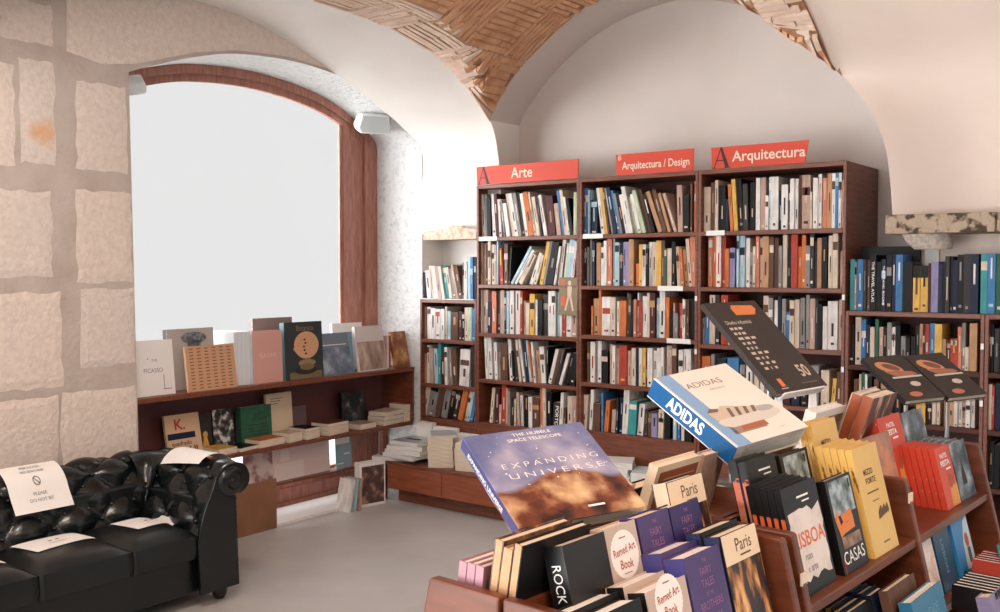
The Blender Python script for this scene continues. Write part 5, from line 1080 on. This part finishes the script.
r2 = nt.nodes.new('ShaderNodeValToRGB'); e = r2.color_ramp.elements
for i, (p, c) in enumerate([(.38, (40, 22, 22)), (.50, (112, 58, 38)), (.62, (186, 112, 66)), (.76, (232, 196, 150))]):
    if i > 1: e.new(.5)
    e[i].position = p; e[i].color = rgb(*c)
nt.links.new(n1.outputs['Fac'], r2.inputs['Fac'])
# cloud edge: hill shaped curve of x plus noise
ma = nt.nodes.new('ShaderNodeMath'); ma.operation = 'MULTIPLY_ADD'; ma.inputs[1].default_value = 26.0; ma.inputs[2].default_value = 1.2; nt.links.new(sx.outputs['X'], ma.inputs[0])
si = nt.nodes.new('ShaderNodeMath'); si.operation = 'SINE'; nt.links.new(ma.outputs[0], si.inputs[0])
m2 = nt.nodes.new('ShaderNodeMath'); m2.operation = 'MULTIPLY_ADD'; m2.inputs[1].default_value = .018; m2.inputs[2].default_value = .085; nt.links.new(si.outputs[0], m2.inputs[0])
m3 = nt.nodes.new('ShaderNodeMath'); m3.operation = 'MULTIPLY_ADD'; m3.inputs[1].default_value = .05; nt.links.new(n1.outputs['Fac'], m3.inputs[0]); nt.links.new(m2.outputs[0], m3.inputs[2])
m4 = nt.nodes.new('ShaderNodeMath'); m4.operation = 'SUBTRACT'; nt.links.new(m3.outputs[0], m4.inputs[0]); nt.links.new(sx.outputs['Y'], m4.inputs[1])
mr = nt.nodes.new('ShaderNodeMapRange'); mr.inputs['From Min'].default_value = -.008; mr.inputs['From Max'].default_value = .006; nt.links.new(m4.outputs[0], mr.inputs['Value'])
mx = nt.nodes.new('ShaderNodeMix'); mx.data_type = 'RGBA'; nt.links.new(mr.outputs['Result'], mx.inputs['Factor']); nt.links.new(r1.outputs['Color'], mx.inputs['A']); nt.links.new(r2.outputs['Color'], mx.inputs['B']); nt.links.new(mx.outputs['Result'], bs.inputs['Base Color'])
def uni_art(mb):
    add_text(mb, 'THE HUBBLE', .0125, .01, .244, .0006, 0, .008, width=.085); add_text(mb, 'SPACE TELESCOPE', .0125, .01, .228, .0006, 0, .008, width=.118)
    add_text(mb, 'EXPANDING', .021, .01, .157, .0006, 0, -.012, width=.205, spacing=1.5); add_text(mb, 'UNIVERSE', .021, .01, .128, .0006, 0, -.012, width=.20, spacing=1.5)
    r = random.Random(8)
    for k in range(26): ellipse(mb, r.uniform(-.12, .12), r.uniform(.1, .25), *(2 * (r.uniform(.0006, .002),)), .0005, 0, 8)
    rect(mb, .02, .022, .055, .027, .0006, 0)
bx = stand_book('picture_book', 'large picture book with a blue sky and orange nebula on the nearest tilted stand', *sc_(.90, (2.695, -3.407, 1.198), (2.831, -3.144, 1.204), (3.047, -3.271, 1.074), (2.921, -3.527, 1.055)), .028, space, page_m, [('lettering', [white_ink], uni_art)], mat('space_spine', (74, 72, 112), .35), 'clear stand holding the nebula picture book, nearest the camera')
a = MB(); add_text(a, 'EXPANDING UNIVERSE', .014, 0, 0, 0, 0, .01, width=.16); a.build('spine_lettering', white_ink, bx, Matrix.Translation((-.134, .14, .014)) @ Matrix.Rotation(-math.pi / 2, 4, 'Y') @ Matrix.Rotation(-math.pi / 2, 4, 'Z'))
def shoe_art(mb):
    # printed trainer seen from the side: sole, body, stripes, toe, heel, shadow box
    sole = [(-.10, .085), (-.075, .072), (.06, .072), (.105, .085), (.112, .10), (.10, .112), (-.09, .112), (-.105, .105)]
    upper = [(-.098, .11), (-.105, .15), (-.085, .165), (-.06, .158), (-.045, .168), (-.015, .158), (.03, .14), (.08, .13), (.108, .115), (.105, .108), (-.09, .108)]
    poly(mb, [(-.095, .045), (.02, .045), (.03, .075), (-.085, .1)], .0004, 3); poly(mb, [(-.06, .052), (.03, .05), (.03, .085), (-.05, .08)], .0005, 4)
    poly(mb, upper[::-1], .0007, 0); poly(mb, sole, .0008, 1)
    for k in range(4): x = -.05 + k * .026; poly(mb, [(x, .112), (x + .012, .112), (x + .024, .15 - .004 * k), (x + .014, .153 - .004 * k)], .0010, 2)
    poly(mb, [(-.105, .15), (-.085, .165), (-.06, .158), (-.07, .145)], .0010, 2); ellipse(mb, .075, .118, .03, .013, .0010, 5)
    add_text(mb, 'ADIDAS', .036, -.01, .275, .0007, 6, -.012, width=.125); add_text(mb, 'ARCHIVE', .012, .012, .243, .0007, 7, .0, width=.055); add_text(mb, 'adidas', .008, .06, .03, .0007, 7)
    rect(mb, -.125, .0005, -.080, .345, .0004, 8)
adi_white = mat('matte_white_cover', (228, 220, 212), .4); adi_blue = mat('vivid_blue_cover', (12, 86, 140), .3, .5)
P = sc_(.985, (2.657, -2.502, 1.24), (2.764, -2.239, 1.261), (3.064, -2.362, 1.125), (2.969, -2.621, 1.091)); q = sc_(1.0, (2.806, -2.777, 1.274), (2.905, -2.555, 1.294), (3.177, -2.682, 1.176), (3.089, -2.899, 1.145))
AD = [(2.9091, -2.9656, 1.2953), (2.9762, -2.7131, 1.315), (3.2076, -2.7643, 1.1843), (3.1406, -3.0169, 1.1646)]
bx = stand_book('picture_book', 'thick white picture book with blue spine and a printed trainer on a tilted stand', *AD, .052, adi_white, page_w,
    [('cover_picture', [mat('shoe_beige', (196, 180, 164), .6), mat('sole_grey', (206, 200, 192), .6), mat('stripe_brown', (112, 96, 86), .6), mat('box_shadow', (150, 130, 114), .6), mat('box_rust', (164, 98, 72), .6), mat('toe_grey', (168, 166, 166), .6), mat('title_grey', (110, 100, 96), .6), mat('subtitle_grey', (176, 166, 158), .6), mat('pale_blue_strip', (130, 166, 206), .45)], shoe_art)], adi_blue, 'clear stand holding the thick white book with the blue spine', ref=(.262, .345))
Hh = (Vector(AD[0]) - Vector(AD[3])).length; Ww = (Vector(AD[1]) - Vector(AD[0])).length
a = MB(); add_text(a, 'ADIDAS', .042, 0, 0, 0, 0, .03, width=.118); a.build('spine_lettering', white_ink, bx, Matrix.Translation((-((Vector(AD[1]) - Vector(AD[0])).length + (Vector(AD[2]) - Vector(AD[3])).length) / 4 - .0008, Hh * .56, .026)) @ Matrix.Rotation(-math.pi / 2, 4, 'Y') @ Matrix.Rotation(-math.pi / 2, 4, 'Z'))
brown_cov = mat('umber_cover', (48, 37, 32), .45, .3, (5, (38, 29, 26), .4, .7))
def ind_art(mb):
    poly(mb, [(-.02, .29), (.075, .288), (.10, .31), (.095, .325), (-.01, .33), (-.022, .315)], .0006, 1)
    add_text(mb, 'Diseño industrial', .02, -.04, .262, .0007, 0, .01, width=.125)
    r = random.Random(4)
    for k in range(9):
        y = .235 - k * .019; x = -.105
        for q in range(3): wd = r.uniform(.012, .028); rect(mb, x + .004 * k * .3, y, x + wd, y + .009, .0006, 0); x += wd + .006
    add_text(mb, '50', .06, .075, .062, .0007, 0, .02, xs=.9); rect(mb, -.085, .02, -.065, .048, .0006, 1); rect(mb, -.095, .012, -.06, .015, .0006, 0); rect(mb, .02, .02, .1, .023, .0006, 2)
stand_book('picture_book', 'dark brown poster-like book with orange sticker and large white fifty on a tall stand', (2.7686, -2.4114, 1.4532), (2.8173, -2.1509, 1.4563), (3.06, -2.1934, 1.2163), (3.0113, -2.4539, 1.2131), .016, brown_cov, page_m, [('cover_print', [mat('pale_print', (206, 190, 176), .6), mat('sticker_orange', (222, 126, 66), .5), mat('dim_print', (120, 104, 94), .6)], ind_art)], brown_cov, 'white stand holding the dark brown book with the orange sticker', legs=white_plastic)
def sandal(mb):
    ellipse(mb, -.02, .185, .055, .032, .0006, 0, rot=-.5); ellipse(mb, -.012, .188, .035, .017, .0008, 3, rot=-.5); poly(mb, [(-.06, .165), (-.03, .135), (.04, .13), (.075, .14), (.06, .155), (.0, .165)], .0007, 4); rect(mb, -.05, .122, .085, .132, .0008, 1)
    ellipse(mb, .022, .085, .022, .014, .0006, 2); ellipse(mb, -.02, .03, .028, .014, .0006, 5)
SM = [mat('sandal_orange', (206, 140, 100), .5), mat('stripe_pale', (206, 196, 186), .5), mat('oval_cream', (206, 192, 176), .5), mat('sandal_dark', (120, 74, 54), .5), mat('sandal_tan', (166, 106, 78), .5), mat('oval_pink', (190, 112, 88), .5)]
TWL = sc_(.92, (2.792, -.965, 1.195), (2.9, -.796, 1.197), (3.097, -.926, 1.056), (2.991, -1.095, 1.042))
uT = (Vector(TWL[1]) - Vector(TWL[0])) * 1.06; TWR = [tuple(Vector(p) + uT) for p in TWL]
stand_book('picture_book', 'dark book with an orange sandal, the nearer of the twin copies on the far stand', *TWL, .02, brown_cov, page_m, [('cover_picture', SM, sandal)], blackcov, 'tall metal floor stand under the nearer sandal book', base_z=0.0)
stand_book('picture_book', 'dark book with an orange sandal, the farther of the twin copies on the far stand', *TWR, .02, brown_cov, page_m, [('cover_picture', SM, sandal)], blackcov, 'tall metal floor stand under the farther sandal book', base_z=0.0)

# ------------------------------------------------------------------ light
def sun(name, d, strength, angle, col):
    l = bpy.data.lights.new(name, 'SUN'); l.energy = strength; l.angle = math.radians(angle); l.color = col; o = bpy.data.objects.new(name, l); COL.objects.link(o)
    o.rotation_euler = Vector(d).to_track_quat('-Z', 'Y').to_euler(); return o
def area(name, p, tgt, size, power, col):
    l = bpy.data.lights.new(name, 'AREA'); l.shape = 'DISK'; l.size = size; l.energy = power; l.color = col; o = bpy.data.objects.new(name, l); COL.objects.link(o)
    o.location = p; o.rotation_euler = (Vector(tgt) - Vector(p)).to_track_quat('-Z', 'Y').to_euler(); return o
sun('sky_through_window', (.75, .55, -.32), 11.0, 110, (.96, .98, 1.0))
sun('street_bounce', (.55, .40, .75), 32.0, 100, (1.0, .99, .97))
area('unseen_lamp', (4.6, -4.2, 3.3), (2.6, -1.2, .9), .9, 52, (1.0, .78, .60))
area('unseen_lamp', (3.9, -2.4, 3.25), (2.2, .3, 1.2), .8, 22, (1.0, .80, .64))
area('unseen_lamp', (1.9, -3.5, 3.25), (-.5, -2.95, 1.75), 1.2, 105, (1.0, .95, .90))  # added lamp out of view, turned to the stone wall to brighten it
for o in list(SC.objects):          # the window bookcase stands a touch further into the room, with all it carries
    if o.parent is None and o.get('label') and -1.0 < o.location.x < -.55 and -2.3 < o.location.y < .06 and (o.location.z > .3 or o.name.startswith(('window_bookcase', 'poster', 'art_board'))) and o.get('category') in ('book', 'bookcase', 'poster'):
        o.location.x += .03
SC.view_settings.view_transform = 'Standard'; SC.view_settings.look = 'None'; SC.view_settings.gamma = 1.0; SC.view_settings.use_curve_mapping = False
SC.view_settings.exposure = 0.0
SC.cycles.use_denoising = True
SC.cycles.max_bounces = 6; SC.cycles.diffuse_bounces = 4; SC.cycles.glossy_bounces = 3; SC.cycles.transparent_max_bounces = 8
